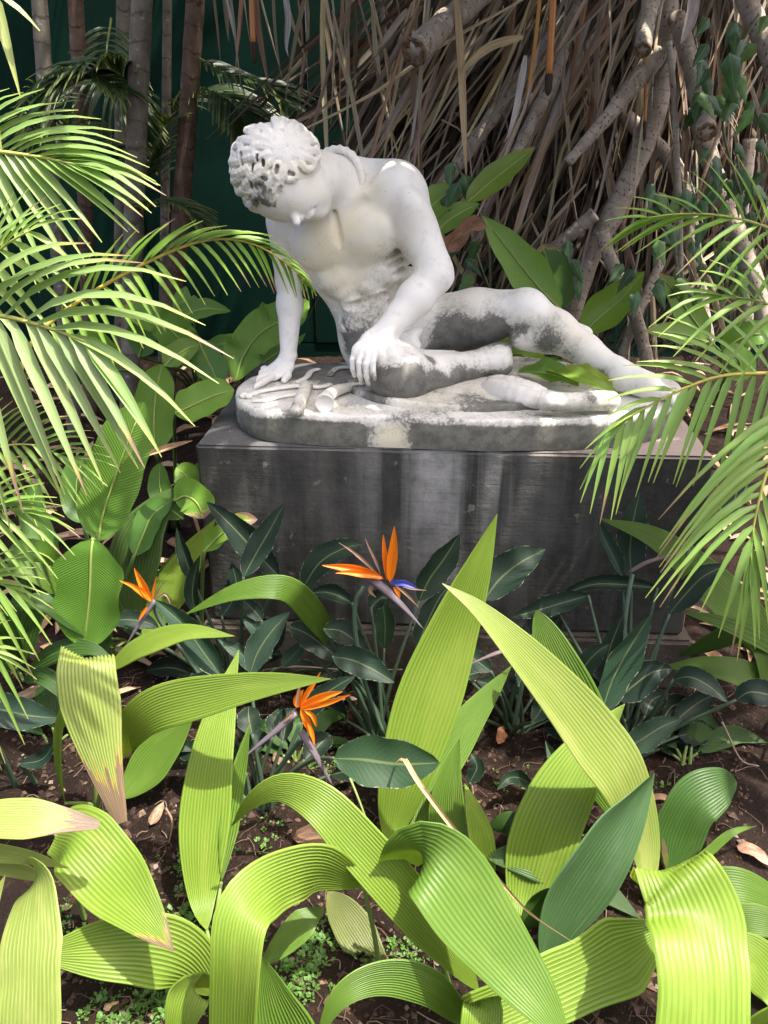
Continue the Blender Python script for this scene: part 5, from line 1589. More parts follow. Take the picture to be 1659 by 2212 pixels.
def flower(parent, label, stem, sY, bracts, petals, tongues, withered):
    c = catmull(pts3(stem, sY), 16)
    st = setcol(tube('flower_stem', c, .0065, M['stem'], parent, 8), (.06, .10, .07))
    f = None
    for (pp, Y, w) in bracts:
        cc = catmull(pts3(pp, Y), 14)
        r0 = w / 2 / FPX * depth(cc[0])
        o = setcol(tube('flower' if f is None else 'bract', cc, lambda s: r0 * max(.04, (1 - s) ** .8) * (.72 + .9 * min(s, .3)), M['petal'], parent if f is None else f, 10, True, .7), (.16, .13, .16) if w > 18 else (.20, .15, .16))
        if f is None:
            f = o; f['label'] = label
    def pet(name, pp, Y, w, colr, prof='lance'):
        cc = catmull(pts3(pp, Y), 12)
        V, F, UV, _ = blade_geo(cc, w * .42, prof, 7, (.2, -1, .3), cup=.75, roll=random.uniform(-.3, .3), apparent=True)
        return setcol(mesh_obj(name, V, F, M['petal'], f, UV), colr)
    for (pp, Y, w) in petals: pet('petal', pp, Y, w, (.80, .215, .012))
    for (pp, Y, w) in tongues: pet('tongue', pp, Y, w, (.075, .09, .44))
    for (pp, Y, w) in withered: pet('withered_petal', pp, Y, w, (.34, .22, .15), 'long')
    return f
g = plant('bird_of_paradise', 'bird of paradise plant in the centre with an open orange and blue flower', 'bird of paradise', 830, 1590, SG)
spad(g, [(655, 1268), (690, 1215), (740, 1185), (790, 1174)], (2.16, 2.20), 58)
spad(g, [(905, 1298), (930, 1250), (962, 1205), (993, 1154)], (2.10, 2.18), 62, N0=(.3, -1, .3))
spad(g, [(1046, 1296), (1080, 1250), (1128, 1212), (1178, 1187)], (2.08, 2.16), 80)
spad(g, [(760, 1302), (730, 1285), (700, 1278), (668, 1282)], (2.02, 2.05), 34, cup=.9)
spad(g, [(802, 1312), (812, 1300), (825, 1290), (838, 1292)], (2.0, 2.02), 40, cup=.9)
spad(g, [(700, 1358), (735, 1362), (768, 1385), (792, 1414)], (1.98, 1.92), 52)
spad(g, [(718, 1418), (760, 1425), (805, 1445), (852, 1474)], (1.92, 1.86), 62)
spad(g, [(625, 1352), (665, 1370), (705, 1400), (740, 1432)], (2.08, 2.0), 60, (.009, .021, .013))
spad(g, [(830, 1400), (832, 1350), (826, 1300), (815, 1290)], (2.1, 2.12), 44, (.018, .042, .020))
spad(g, [(900, 1400), (925, 1340), (950, 1290), (975, 1262)], (2.05, 2.14), 50)
flower(g, 'orange flower with a blue tongue and a long bract pointing down right',
       [(786, 1268), (768, 1300), (768, 1370), (790, 1480), (830, 1590)], (1.93, 1.92), [([(800, 1250), (830, 1272), (870, 1310), (916, 1360)], (1.92, 1.86), 30)],
       [([(842, 1258), (846, 1220), (850, 1180), (852, 1137)], (1.91, 1.92), 26), ([(836, 1252), (833, 1220), (829, 1185), (828, 1155)], (1.915, 1.93), 16),
        ([(828, 1250), (790, 1236), (745, 1226), (696, 1221)], (1.91, 1.90), 24), ([(826, 1246), (790, 1240), (750, 1236), (725, 1238)], (1.90, 1.89), 18), ([(850, 1268), (858, 1278), (864, 1292)], (1.90, 1.89), 12)],
       [([(848, 1262), (868, 1258), (885, 1264), (905, 1274)], (1.90, 1.88), 16), ([(844, 1262), (852, 1254), (862, 1256)], (1.90, 1.90), 12)],
       [([(820, 1245), (790, 1215), (760, 1190), (732, 1172)], (1.94, 1.97), 9), ([(822, 1240), (810, 1210), (798, 1185), (789, 1163)], (1.94, 1.97), 8), ([(852, 1262), (880, 1285), (905, 1312)], (1.92, 1.9), 7), ([(812, 1252), (800, 1275), (812, 1290)], (1.92, 1.9), 12), ([(870, 1268), (890, 1272), (921, 1275)], (1.88, 1.86), 4)])
g = plant('bird_of_paradise', 'bird of paradise with a ragged orange flower low in front, left of centre', 'bird of paradise', 560, 1735, SG)
spad(g, [(722, 1638), (780, 1640), (860, 1650), (950, 1648)], (1.50, 1.44), 108, (.020, .050, .021), 'oval', petpath=([(680, 1640), (630, 1670), (585, 1715)], (1.58, 1.68)), N0=(0, -.75, .65))
spad(g, [(540, 1455), (556, 1410), (585, 1365), (626, 1322)], (1.86, 1.92), 58, (.020, .040, .026))
spad(g, [(478, 1462), (440, 1410), (395, 1350), (335, 1296)], (1.80, 1.86), 60, (.016, .036, .022), cup=.7)
spad(g, [(336, 1612), (365, 1604), (390, 1608), (418, 1622)], (1.78, 1.76), 40)
spad(g, [(650, 1560), (690, 1510), (730, 1480), (768, 1460)], (1.74, 1.76), 44)
spad(g, [(480, 1480), (440, 1470), (400, 1465)], (1.88, 1.9), 36, (.009, .021, .013))
flower(g, 'ragged orange flower with two long bracts pointing downwards',
       [(655, 1590), (625, 1630), (590, 1680), (565, 1730)], (1.60, 1.68), [([(640, 1540), (600, 1575), (560, 1608), (512, 1648)], (1.585, 1.55), 24), ([(650, 1580), (672, 1615), (698, 1660), (724, 1707)], (1.58, 1.52), 24)],
       [([(650, 1525), (660, 1500), (675, 1478), (692, 1452)], (1.58, 1.58), 14), ([(648, 1528), (680, 1512), (710, 1500), (740, 1494)], (1.575, 1.55), 22), ([(648, 1532), (685, 1522), (722, 1512), (757, 1500)], (1.57, 1.54), 15),
        ([(650, 1530), (660, 1550), (668, 1572), (672, 1590)], (1.57, 1.56), 20), ([(642, 1528), (645, 1505), (655, 1490)], (1.585, 1.585), 22), ([(664, 1560), (672, 1580), (680, 1610)], (1.56, 1.55), 12), ([(658, 1535), (675, 1545), (684, 1570)], (1.56, 1.56), 12)],
       [], [([(640, 1530), (643, 1500), (650, 1470), (652, 1462)], (1.575, 1.58), 8), ([(636, 1538), (625, 1545), (612, 1560)], (1.57, 1.57), 10)])
g = plant('bird_of_paradise', 'bird of paradise crowded against the left end of the plinth front', 'bird of paradise', 520, 1500, SG)
spad(g, [(602, 1244), (560, 1200), (505, 1140), (447, 1084)], (2.12, 2.16), 62, cup=.5)
spad(g, [(526, 1246), (550, 1200), (582, 1145), (614, 1088)], (2.06, 2.14), 54, N0=(-.3, -1, .3))
spad(g, [(566, 1340), (550, 1320), (535, 1305), (522, 1290)], (2.1, 2.12), 34)
spad(g, [(420, 1260), (405, 1220), (392, 1180), (382, 1140)], (2.16, 2.2), 30, cup=.9)
spad(g, [(425, 1330), (415, 1290), (418, 1250), (432, 1200)], (2.1, 2.14), 30, cup=.9)
spad(g, [(480, 1330), (500, 1300), (510, 1260), (500, 1215)], (2.14, 2.2), 46, (.009, .021, .013))
spad(g, [(240, 1340), (280, 1338), (320, 1345), (345, 1360)], (2.0, 2.0), 40)
for (a, b) in (((585, 1420), (520, 1330)), ((560, 1460), (470, 1380)), ((610, 1440), (660, 1380))):
    spad(g, [a, ((a[0] + b[0]) / 2 + 8, (a[1] + b[1]) / 2 - 6), b], (2.06, 2.1), 34, (.02, .045, .03))
flower(g, 'orange flower with one bract curving down, left of the plinth',
       [(332, 1300), (345, 1340), (390, 1400), (440, 1470)], (1.97, 1.98), [([(335, 1296), (312, 1330), (292, 1362), (268, 1402)], (1.96, 1.92), 20)],
       [([(325, 1300), (315, 1275), (302, 1250), (290, 1227)], (1.955, 1.96), 20), ([(322, 1298), (305, 1280), (285, 1265), (258, 1254)], (1.95, 1.94), 13), ([(326, 1298), (318, 1285), (300, 1268)], (1.95, 1.95), 16), ([(330, 1298), (333, 1270), (338, 1245)], (1.96, 1.96), 6), ([(318, 1310), (308, 1325), (300, 1340)], (1.94, 1.93), 9)],
       [], [([(336, 1296), (356, 1282), (368, 1300), (365, 1318)], (1.95, 1.95), 7), ([(334, 1292), (345, 1270), (352, 1262)], (1.96, 1.96), 6), ([(338, 1298), (355, 1305), (362, 1330)], (1.95, 1.95), 7)])
g = plant('bird_of_paradise', 'bird of paradise on the right with a pinkish closed bud on top', 'bird of paradise', 1345, 1640, SG)
spad(g, [(1365, 1246), (1362, 1190), (1370, 1120), (1383, 1062)], (2.10, 2.18), 66, (.016, .036, .020), N0=(0, -1, .2))
spad(g, [(1344, 1244), (1325, 1200), (1305, 1160), (1290, 1115)], (2.08, 2.14), 30, (.020, .042, .027), cup=1.0)
spad(g, [(1420, 1270), (1350, 1262), (1280, 1262), (1198, 1290)], (2.04, 2.06), 34, cup=.8, tip=9)
spad(g, [(1271, 1286), (1220, 1300), (1160, 1318), (1104, 1334)], (2.02, 2.02), 46, cup=.6)
spad(g, [(1446, 1326), (1480, 1285), (1520, 1245), (1574, 1218)], (1.98, 2.02), 56)
spad(g, [(1300, 1478), (1310, 1430), (1325, 1380), (1346, 1328)], (1.88, 1.94), 46)
spad(g, [(1300, 1540), (1325, 1470), (1362, 1400), (1406, 1328)], (1.78, 1.86), 66, (.014, .036, .018), N0=(.2, -.9, .4))
spad(g, [(1248, 1466), (1270, 1430), (1295, 1405), (1317, 1391)], (1.86, 1.88), 46)
spad(g, [(1334, 1512), (1370, 1480), (1410, 1452), (1453, 1444)], (1.84, 1.86), 70)
spad(g, [(1455, 1468), (1490, 1462), (1530, 1480), (1572, 1516)], (1.80, 1.72), 46)
spad(g, [(1590, 1512), (1620, 1495), (1660, 1500), (1710, 1520)], (1.74, 1.72), 56)
spad(g, [(1346, 1622), (1390, 1595), (1430, 1570), (1472, 1552)], (1.72, 1.76), 58, (.018, .042, .020))
spad(g, [(1492, 1176), (1540, 1120), (1590, 1075), (1640, 1040)], (2.1, 2.18), 50)
spad(g, [(1145, 1692), (1120, 1680), (1098, 1682), (1074, 1706)], (1.72, 1.66), 32, base=G(1160, 1740))
spad(g, [(1015, 1690), (1030, 1660), (1025, 1640), (1018, 1628)], (1.7, 1.74), 36, base=G(1040, 1720))
spad(g, [(1210, 1330), (1190, 1370), (1180, 1410), (1186, 1445)], (2.05, 2.0), 40, (.009, .021, .013))
spad(g, [(1225, 1690), (1205, 1660), (1190, 1630), (1178, 1600)], (1.72, 1.78), 26, (.05, .09, .06), cup=1.0, base=G(1200, 1740))
flower(g, 'closed pinkish bud pointing right', [(1366, 1240), (1355, 1300), (1345, 1400), (1345, 1540), (1345, 1640)], (2.02, 1.9),
       [([(1360, 1236), (1395, 1216), (1440, 1202), (1502, 1184)], (2.0, 1.98), 17)], [], [], [])
g = plant('bird_of_paradise', 'bird of paradise mostly hidden behind the crossing bright leaf', 'bird of paradise', 1110, 1570, SG)
spad(g, [(1060, 1450), (1020, 1420), (985, 1400)], (1.98, 2.02), 44)
spad(g, [(1120, 1480), (1140, 1440), (1150, 1400), (1140, 1350)], (1.96, 2.04), 50, (.016, .036, .026))
spad(g, [(1080, 1500), (1060, 1480), (1030, 1470)], (1.9, 1.9), 40)
spad(g, [(1150, 1560), (1170, 1530), (1185, 1480)], (1.86, 1.9), 40)
flower(g, 'orange petal tip showing beside the crossing leaf', [(1150, 1400), (1130, 1470), (1110, 1570)], (1.95, 1.93), [([(1095, 1404), (1070, 1412), (1040, 1424), (1008, 1438)], (1.94, 1.92), 15)],
       [([(1150, 1398), (1165, 1390), (1180, 1388), (1196, 1393)], (1.80, 1.80), 14)], [], [([(1110, 1384), (1140, 1375), (1166, 1362)], (1.85, 1.85), 4)])
g = plant('bird_of_paradise', 'bird of paradise leaf lying low at the left edge under the pleated leaves', 'bird of paradise', 60, 1680, SG)
spad(g, [(-60, 1520), (0, 1532), (60, 1545), (132, 1552)], (1.66, 1.66), 74, (.018, .038, .026))
spad(g, [(40, 1650), (90, 1640), (120, 1600)], (1.75, 1.75), 30)
# shaded filler leaves low in the same clumps
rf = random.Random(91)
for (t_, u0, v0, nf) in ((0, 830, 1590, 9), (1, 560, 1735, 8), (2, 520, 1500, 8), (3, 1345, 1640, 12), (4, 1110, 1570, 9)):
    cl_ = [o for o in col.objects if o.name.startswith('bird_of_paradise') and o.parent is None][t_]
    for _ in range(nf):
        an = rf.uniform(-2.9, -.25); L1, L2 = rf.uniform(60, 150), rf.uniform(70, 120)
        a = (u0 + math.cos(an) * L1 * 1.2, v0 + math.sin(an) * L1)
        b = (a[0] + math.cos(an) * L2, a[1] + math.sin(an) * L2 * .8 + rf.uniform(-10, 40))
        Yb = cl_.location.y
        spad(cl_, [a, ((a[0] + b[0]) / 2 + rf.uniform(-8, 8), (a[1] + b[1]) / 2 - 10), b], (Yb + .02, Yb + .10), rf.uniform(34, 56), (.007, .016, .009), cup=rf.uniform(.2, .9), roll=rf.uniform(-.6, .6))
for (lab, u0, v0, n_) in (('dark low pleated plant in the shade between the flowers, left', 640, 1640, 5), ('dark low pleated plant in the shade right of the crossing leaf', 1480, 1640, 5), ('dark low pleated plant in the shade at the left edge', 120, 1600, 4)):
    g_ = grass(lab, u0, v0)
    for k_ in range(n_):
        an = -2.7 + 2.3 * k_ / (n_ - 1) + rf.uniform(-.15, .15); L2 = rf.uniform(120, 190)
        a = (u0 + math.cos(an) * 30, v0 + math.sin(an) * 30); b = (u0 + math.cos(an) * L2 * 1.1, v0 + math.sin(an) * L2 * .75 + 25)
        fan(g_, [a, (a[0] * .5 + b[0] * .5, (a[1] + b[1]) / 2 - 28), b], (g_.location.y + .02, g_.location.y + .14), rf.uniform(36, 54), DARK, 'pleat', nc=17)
# extra petioles of the clump bases
for (u, v_, n_) in ((560, 1735, 10), (835, 1590, 10), (1330, 1640, 10), (1110, 1570, 7)):
    pass

# ---------------------------------------------------------------- heliconias
HG = (.115, .235, .032); HL = (.155, .285, .035); HD = (.085, .190, .035)
HGRP = 'heliconia clumps around the plinth'
def ban(parent, spine, Y, wpx, colr=HG, profile='paddle', cup=.22, N0=(0, -.8, .6), tip=9.0, wave=.06, pet=True, base=None, roll=0.0, tear=0.0):
    lseed[0] += 1
    c = catmull(pts3(spine, Y), 30)
    V, F, UV, _ = blade_geo(c, wpx / 2, profile, 11, N0, 0, cup, wave, roll, 0, lseed[0], apparent=True, tear=tear)
    o = setcol(mesh_obj('leaf', V, F, M['banana'], parent, UV), vary(colr, .10, random), tip)
    mr = tube('midrib', [p + Vector((0, 0, -.003)) for p in c[:26]], lambda s: .0042 * (1 - .7 * s), M['stem'], o, 5)
    setcol(mr, (.24, .31, .08))
    if pet:
        b = Vector(parent.location) if base is None else base
        petiole(o, c[0], Vector((b.x + random.uniform(-.03, .03), b.y + random.uniform(-.02, .02), -.03)), .0075, (.12, .19, .05))
    return o
def helic(label, u, v_): return plant('heliconia', label, 'heliconia', u, v_, HGRP)
g = helic('heliconia with a blunt leaf hanging towards the camera, left of the plinth', 235, 1420)
ban(g, [(200, 1164), (196, 1200), (192, 1290), (180, 1398)], (2.02, 1.96), 136, HG, 'paddle', N0=(0, -1, .25))
ban(g, [(212, 1170), (222, 1110), (255, 1010), (285, 930), (312, 868)], (2.12, 2.20), 118, HG, 'paddle', N0=(-.2, -1, .25))
ban(g, [(180, 1130), (168, 1090), (165, 1040), (180, 985)], (2.22, 2.3), 62, HD, 'paddle')
ban(g, [(120, 1210), (90, 1160), (70, 1100), (80, 1040)], (2.25, 2.35), 60, HD, 'paddle')
ban(g, [(290, 1200), (310, 1150), (330, 1110), (370, 1080)], (2.3, 2.38), 54, HD, 'paddle')
ban(g, [(130, 1230), (100, 1200), (60, 1190), (10, 1210)], (2.2, 2.15), 54, HG, 'paddle')
g = helic('heliconia with two upright leaves beside the left plinth side', 375, 1130)
ban(g, [(335, 980), (332, 930), (335, 860), (350, 786)], (2.50, 2.58), 84, HG, 'paddle', N0=(.1, -1, .2))
ban(g, [(376, 892), (420, 872), (465, 852), (506, 842)], (2.55, 2.6), 72, HL, 'paddle')
ban(g, [(425, 1062), (412, 1040), (395, 1020), (380, 1010)], (2.4, 2.42), 56, HL)
ban(g, [(378, 1080), (400, 1070), (425, 1085), (440, 1120)], (2.32, 2.28), 74, HL, 'paddle', tip=.90)
ban(g, [(430, 1100), (440, 1060), (440, 1030), (425, 1000)], (2.4, 2.44), 52, HG)
ban(g, [(395, 1120), (360, 1090), (345, 1050), (345, 1000)], (2.4, 2.46), 50, HD)
ban(g, [(440, 1190), (480, 1150), (520, 1125), (556, 1122)], (2.18, 2.2), 40, HL, tip=.86, base=G(420, 1420))
g = helic('heliconia clump with crossed leaves in front of the green wall, left', 430, 850)
ban(g, [(440, 800), (400, 745), (340, 690), (262, 662)], (3.25, 3.2), 74, HG, 'paddle', tip=.985, tear=.4)
ban(g, [(430, 735), (445, 770), (462, 805), (474, 838)], (3.15, 3.0), 66, HD, 'paddle')
ban(g, [(355, 790), (375, 770), (405, 752), (430, 744)], (3.05, 3.1), 48, HL)
ban(g, [(375, 700), (410, 675), (450, 665), (498, 672)], (3.35, 3.4), 44, HG, 'lance')
ban(g, [(420, 700), (405, 665), (395, 645), (402, 618)], (3.4, 3.5), 56, HG, 'lance')
ban(g, [(300, 770), (310, 725), (300, 690), (270, 670)], (3.3, 3.3), 60, HD)
ban(g, [(250, 800), (220, 760), (190, 740), (160, 740)], (3.0, 2.9), 66, HL)
ban(g, [(440, 770), (470, 745), (490, 742), (508, 760)], (3.4, 3.4), 34, HG)
g = helic('heliconia leaf standing close behind the statue propping arm', 520, 850)
ban(g, [(508, 824), (525, 770), (560, 720), (610, 690), (668, 650)], (3.05, 3.20), 84, HL, 'paddle', N0=(-.3, -.9, .3), tear=.5)
ban(g, [(545, 800), (600, 760), (640, 740), (660, 720)], (3.35, 3.4), 30, HG, 'lance')
g = helic('heliconia behind the statue knee with two broad upright leaves', 1215, 760)
ban(g, [(1212, 668), (1165, 620), (1105, 545), (1042, 466)], (3.32, 3.40), 84, HL, 'lance', N0=(.2, -1, .3))
ban(g, [(1206, 672), (1200, 620), (1185, 570), (1172, 526)], (3.42, 3.5), 78, (.075, .165, .025), 'paddle', N0=(0, -1, .2), tip=.95)
g = helic('heliconia behind the statue shoulder with yellowish raised leaves', 960, 700)
ban(g, [(1008, 436), (1050, 400), (1100, 360), (1157, 316)], (3.40, 3.50), 56, (.17, .27, .035), 'lance', tip=1.0)
ban(g, [(905, 462), (930, 445), (955, 425), (980, 404)], (3.35, 3.4), 62, (.16, .26, .035), 'paddle')
ban(g, [(940, 505), (965, 478), (1000, 455), (1036, 440)], (3.32, 3.36), 50, (.16, .26, .035), 'lance')
g = helic('heliconia with a folded bright leaf beyond the statue shin', 1260, 790)
ban(g, [(1254, 722), (1300, 680), (1345, 640), (1392, 586)], (3.28, 3.34), 80, HL, 'lance', N0=(-.4, -.9, .3), cup=.6)
ban(g, [(1080, 800), (1100, 770), (1130, 765), (1155, 800)], (3.15, 3.05), 84, (.20, .32, .04), 'paddle', N0=(0, -.7, .7))
ban(g, [(1150, 770), (1180, 790), (1215, 800), (1250, 820)], (3.1, 2.9), 40, HG, 'lance')
g = helic('heliconia at the right edge with a leaf leaning left, brown tip', 1560, 830)
ban(g, [(1530, 732), (1500, 690), (1465, 640), (1424, 588)], (3.22, 3.26), 62, HL, 'lance', N0=(.3, -1, .2), tip=.97)
ban(g, [(1528, 738), (1480, 722), (1440, 716), (1392, 714)], (3.1, 3.1), 46, HL, 'lance', tip=.98)
ban(g, [(1560, 760), (1600, 730), (1640, 720), (1680, 735)], (3.1, 3.0), 56, HG)
ban(g, [(1580, 820), (1600, 790), (1590, 770), (1560, 765)], (3.0, 3.0), 50, HG)
# cut heliconia leaves lying on the marble base beside the shin
def on_base(label, pts, w, dz, colr):
    c = catmull([G(u, v_, ST_Z + z) for (u, v_), z in zip(pts, dz)], 16)
    V, F, UV, _ = blade_geo(c, w / 2, 'paddle', 9, (0, -.6, .8), cup=.5, wave=.3, apparent=True, seed=len(pts) + w)
    o = setcol(mesh_obj('fallen_leaf', V, F, M['banana'], None, UV), colr)
    return tag(o, label, 'leaf', 'torn leaves lying on the marble base')
on_base('torn green leaf strip on the marble base, reaching the trumpet', [(1180, 800), (1230, 806), (1290, 830), (1338, 858)], 26, (.06, .09, .08, .03), (.21, .33, .045))
on_base('crumpled darker leaf piece on the marble base beside the foot sole', [(1120, 800), (1160, 800), (1210, 812), (1250, 835)], 40, (.05, .07, .06, .045), (.11, .22, .03))
on_base('short bright leaf scrap nearest the statue shin', [(1240, 790), (1270, 802), (1300, 822), (1322, 846)], 22, (.08, .09, .07, .05), (.26, .36, .05))
# ---------------------------------------------------------------- litter, rootlets and weeds on the soil
rl = random.Random(5)
def on_soil(u, v_, dz=.004):
    p = G(u, v_, 0)
    p.z = ground_z(p.x, p.y) + dz
    return p
def fallen(u, v_, lpx, wpx, ang, colr, label, curl=.5, group='dry leaves lying on the soil', name='fallen_leaf', dz=.012):
    p = on_soil(u, v_, dz)
    L = lpx / FPX * depth(p); d = Vector((math.cos(ang), math.sin(ang), rl.uniform(-.05, .15)))
    c = catmull([p - d * L * .5, p - d * L * .15 + Vector((0, 0, .25 * L * curl)), p + d * L * .2 + Vector((0, 0, .22 * L * curl)), p + d * L * .5], 10)
    V, F, UV, _ = blade_geo(c, wpx / 2 / FPX * depth(p), 'lance', 7, (rl.uniform(-.4, .4), rl.uniform(-.5, .2), 1), cup=rl.choice((-1, 1)) * rl.uniform(.3, .9), wave=.25, twist=rl.uniform(-.8, .8), seed=rl.randint(0, 99))
    o = mesh_obj(name, V, F, M['litter'], None, UV)
    setcol(o, colr)
    return tag(o, label, 'dry leaf', group)
BR = (.20, .115, .065); TN = (.30, .20, .12); GY = (.17, .14, .12)
fallen(340, 1762, 62, 26, 1.35, (.27, .19, .13), 'pale brown curled leaf on soil between the left pleated leaves')
fallen(690, 1822, 120, 44, -.25, (.14, .085, .055), 'large brown leaf half buried behind the long diagonal leaf')
fallen(1630, 1846, 80, 32, -.9, (.33, .21, .15), 'pinkish brown dry leaf on bare soil by the right edge')
fallen(1083, 1592, 56, 26, 1.2, (.27, .125, .06), 'rusty leaf on soil behind the tall blade')
fallen(1272, 1742, 40, 26, .2, (.17, .11, .10), 'dark purple-brown leaf under the crossing leaf')
fallen(1010, 1716, 44, 26, 1.0, (.19, .11, .07), 'brown leaf leaning beside the narrow upright leaf')
fallen(1395, 1750, 50, 18, .4, (.34, .17, .09), 'orange-brown curled leaf near the small dark pleated plant')
fallen(738, 2140, 66, 34, .8, (.30, .16, .09), 'reddish dry leaf beside the bottom centre leaf')
fallen(240, 2170, 34, 22, .5, (.38, .27, .16), 'small tan leaf scrap in the bottom left sunlit soil')
fallen(1430, 1720, 44, 18, -.3, (.22, .14, .09), 'thin brown leaf right of the bluish leaf tip')
fallen(600, 1640, 40, 22, 1.9, (.16, .10, .07), 'dark leaf among the bird of paradise stems at left')
fallen(1560, 1600, 52, 24, .7, (.17, .11, .08), 'dull brown leaf on shaded soil right of the plinth corner')
fallen(745, 1508, 60, 22, -.1, (.50, .40, .30), 'cream papery leaf beside the ragged orange flower')
fallen(1345, 1560, 34, 20, .2, (.24, .15, .10), 'small brown leaf tucked by the right bird of paradise')
# dry curled leaves hanging at the plinth side and behind the shoulder
c = catmull(pts3([(312, 985), (345, 975), (385, 962), (416, 952)], (2.35, 2.3)), 10)
V, F, UV, _ = blade_geo(c, .012, 'lance', 5, (0, -.6, .8), cup=1.0)
tag(setcol(mesh_obj('fallen_leaf', V, F, M['litter'], None, UV), (.36, .25, .16)), 'rolled dry leaf resting on the heliconia by the plinth corner', 'dry leaf')
c = catmull(pts3([(965, 545), (995, 515), (1020, 488), (1052, 492)], (3.3, 3.25)), 10)
V, F, UV, _ = blade_geo(c, .034, 'paddle', 7, (0, -.8, .6), cup=.9, wave=.4)
tag(setcol(mesh_obj('fallen_leaf', V, F, M['litter'], None, UV), (.27, .15, .09)), 'rusty crumpled leaf caught behind the statue elbow', 'dry leaf')
# withered grass blade arching over the pleated leaves
c = catmull(pts3([(855, 1648), (872, 1640), (905, 1690), (990, 1800), (1080, 1900), (1150, 1975), (1245, 2040)], (1.46, 1.36, 1.24, 1.12, 1.06)), 40)
V, F, UV, _ = blade_geo(c, .0055, 'strip', 3, (.3, -.8, .5), cup=.9, twist=1.2)
tag(setcol(mesh_obj('dry_blade', V, F, M['dry'], None, UV), (.46, .31, .16)), 'thin straw-coloured dry blade lying across the pleated leaves', 'dry leaf')
for (pp, Y, lab, c_) in (([(540, 1452), (640, 1440), (760, 1448), (870, 1446)], (2.2, 2.2), 'pale dry stalk along the foot of the plinth', (.30, .24, .18)),
                         ([(1560, 1560), (1600, 1640), (1640, 1655)], (1.8, 1.75), 'bent grey twig on the soil at the right edge', (.26, .2, .16)),
                         ([(358, 1745), (372, 1775), (365, 1820)], (1.6, 1.55), 'short bent brown stalk beside the pale curled leaf', (.24, .16, .10)),
                         ([(756, 1680), (780, 1740), (800, 1800), (806, 1850)], (1.62, 1.5), 'thin pale green grass stalk left of the tall blade', (.25, .32, .10)),
                         ([(1406, 1830), (1402, 1860), (1410, 1900)], (1.46, 1.42), 'dry brown stalk at the foot of the crossing leaf', (.34, .22, .12))):
    c = catmull(pts3(pp, Y), 14)
    o = setcol(tube('stalk', c, lambda s: .0035 * (1 - .4 * s), M['dry'], None, 6), c_)
    tag(o, lab, 'stalk', 'loose stalks on the soil')

def scatter(n, fn, ylo=.95, yhi=2.3):
    g = []
    for _ in range(n):
        y = rl.uniform(ylo, yhi); x = rl.uniform(-1, 1) * (y * .52 + .12)
        g.append(fn(Vector((x, y, ground_z(x, y)))))
    return join_geo(g)
def chip(p):
    s = rl.uniform(.003, .012) * (1 if rl.random() < .9 else 1.9)
    an = rl.uniform(0, 6.28)
    t = Vector((math.cos(an), math.sin(an), rl.uniform(-.4, .4))).normalized()
    b = t.cross(Vector((rl.uniform(-.5, .5), rl.uniform(-.5, .5), 1))).normalized(); n_ = t.cross(b)
    V = [p + t * s, p + b * s * .7, p - t * s * rl.uniform(.7, 1.2), p - b * s * rl.uniform(.5, .9), p + n_ * s * .5 * (1 if n_.z > 0 else -1) + Vector((0, 0, .002))]
    return V, [(0, 1, 4), (1, 2, 4), (2, 3, 4), (3, 0, 4)], [(rl.random(), rl.random()) for _ in V]
for k, (n_, c_) in enumerate(((2600, (.040, .023, .016)), (1100, (.080, .048, .032)), (300, (.16, .11, .075)), (90, (.22, .19, .16)))):
    V, F, UV = scatter(n_, chip)
    tag(setcol(mesh_obj('soil_crumbs', V, F, M['litter'], None, UV, smooth=False), c_), 'crumbs, bark chips and pebbles on the dark soil', None, None, 'stuff')
def rootlet(p):
    an = rl.uniform(0, 6.28); L = rl.uniform(.02, .10)
    d = Vector((math.cos(an), math.sin(an), 0)); s = Vector((-d.y, d.x, 0))
    c = [p + d * L * t + s * L * .35 * math.sin(t * 4 + an) + Vector((0, 0, .003 + .010 * math.sin(t * 3.1) * rl.random())) for t in (0, .25, .5, .75, 1)]
    return tube_geo(c, rl.uniform(.0006, .0016), 4, False)
for n_, c_ in ((200, (.20, .14, .10)), (320, (.10, .062, .042))):
    V, F, UV = scatter(n_, rootlet)
    tag(setcol(mesh_obj('rootlets', V, F, M['dry'], None, UV), c_), 'thin pale rootlets over the soil', None, None, 'stuff')
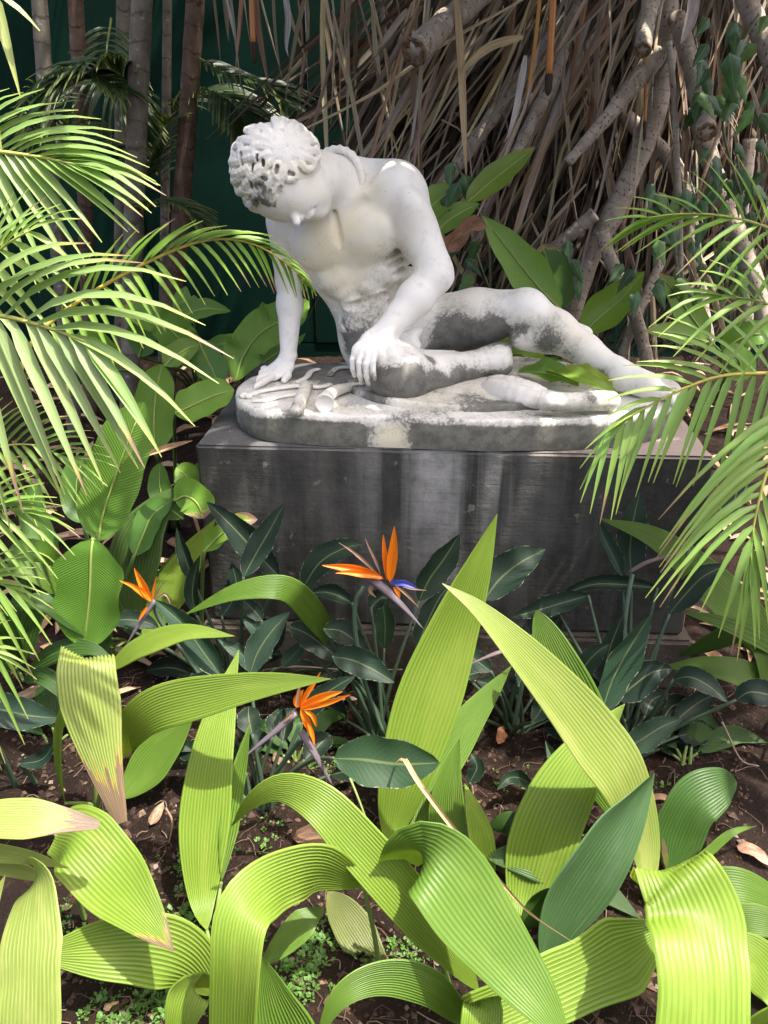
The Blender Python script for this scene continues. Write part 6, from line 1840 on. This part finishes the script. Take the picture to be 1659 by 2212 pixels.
def weed_at(p, s):
    V, F, UV = [], [], []
    for k in range(rl.randint(4, 9)):
        an = rl.uniform(0, 6.28); el = rl.uniform(.1, 1.0); L = s * rl.uniform(.5, 1.1)
        d = Vector((math.cos(an) * math.cos(el), math.sin(an) * math.cos(el), math.sin(el)))
        a = p + d * L * .35; sd = d.cross(Vector((0, 0, 1))).normalized() * L * .28
        o = len(V)
        V += [a, a + d * L * .35 + sd, a + d * L * .7, a + d * L * .35 - sd]; F.append((o, o + 1, o + 2, o + 3)); UV += [(0, .5), (.5, 0), (.9, .5), (.5, 1)]
    return V, F, UV
g = []
for (u, v_, ru, rv, n_) in ((405, 1965, 35, 30, 26), (430, 2050, 60, 40, 60), (330, 2150, 90, 55, 90), (250, 2190, 70, 40, 40), (640, 2100, 60, 90, 90), (680, 2030, 40, 50, 40), (560, 1780, 60, 60, 20),
                           (700, 1650, 40, 30, 22), (880, 2060, 50, 60, 30), (1450, 1690, 40, 30, 14), (1000, 2040, 60, 60, 18), (150, 2000, 60, 60, 30), (720, 1660, 20, 20, 10), (390, 1880, 30, 40, 16), (1110, 1700, 50, 50, 12)):
    for _ in range(n_):
        p = on_soil(rl.gauss(u, ru * .6), rl.gauss(v_, rv * .6), .001)
        if p.y > 2.2 or p.y < .7: continue
        g.append(weed_at(p, rl.uniform(.007, .022)))
V, F, UV = join_geo(g)
tag(setcol(mesh_obj('weeds', V, F, M['vine'], None, UV), (.085, .185, .028)), 'tiny green weeds sprouting from the soil', None, None, 'stuff')
# litter behind the plinth
g, g2 = [], []
for i in range(520):
    y = rl.uniform(2.2, 6.1); x = rl.uniform(-1, 1) * (y * .55 + .3)
    q = Vector((x, y, 0)) - PL_C
    if abs(q.x) < PL_W / 2 + .05 and -.05 < q.y < PL_D + .05: continue
    p = Vector((x, y, ground_z(x, y) + .01))
    an = rl.uniform(0, 6.28); L = rl.uniform(.06, .35); d = Vector((math.cos(an), math.sin(an), rl.uniform(-.02, .12)))
    c = [p, p + d * L * .5 + Vector((0, 0, .02)), p + d * L]
    (g if i % 2 else g2).append(blade_geo(catmull(c, 5), rl.uniform(.006, .024), 'lance', 3, (rl.uniform(-.3, .3), -.3, 1), cup=.6)[:3])
for gg, c_ in ((g, (.24, .15, .09)), (g2, (.34, .25, .17))):
    V, F, UV = join_geo(gg)
    tag(setcol(mesh_obj('leaf_litter', V, F, M['litter'], None, UV), c_), 'dry leaf litter on the ground behind and beside the plinth', None, None, 'stuff')
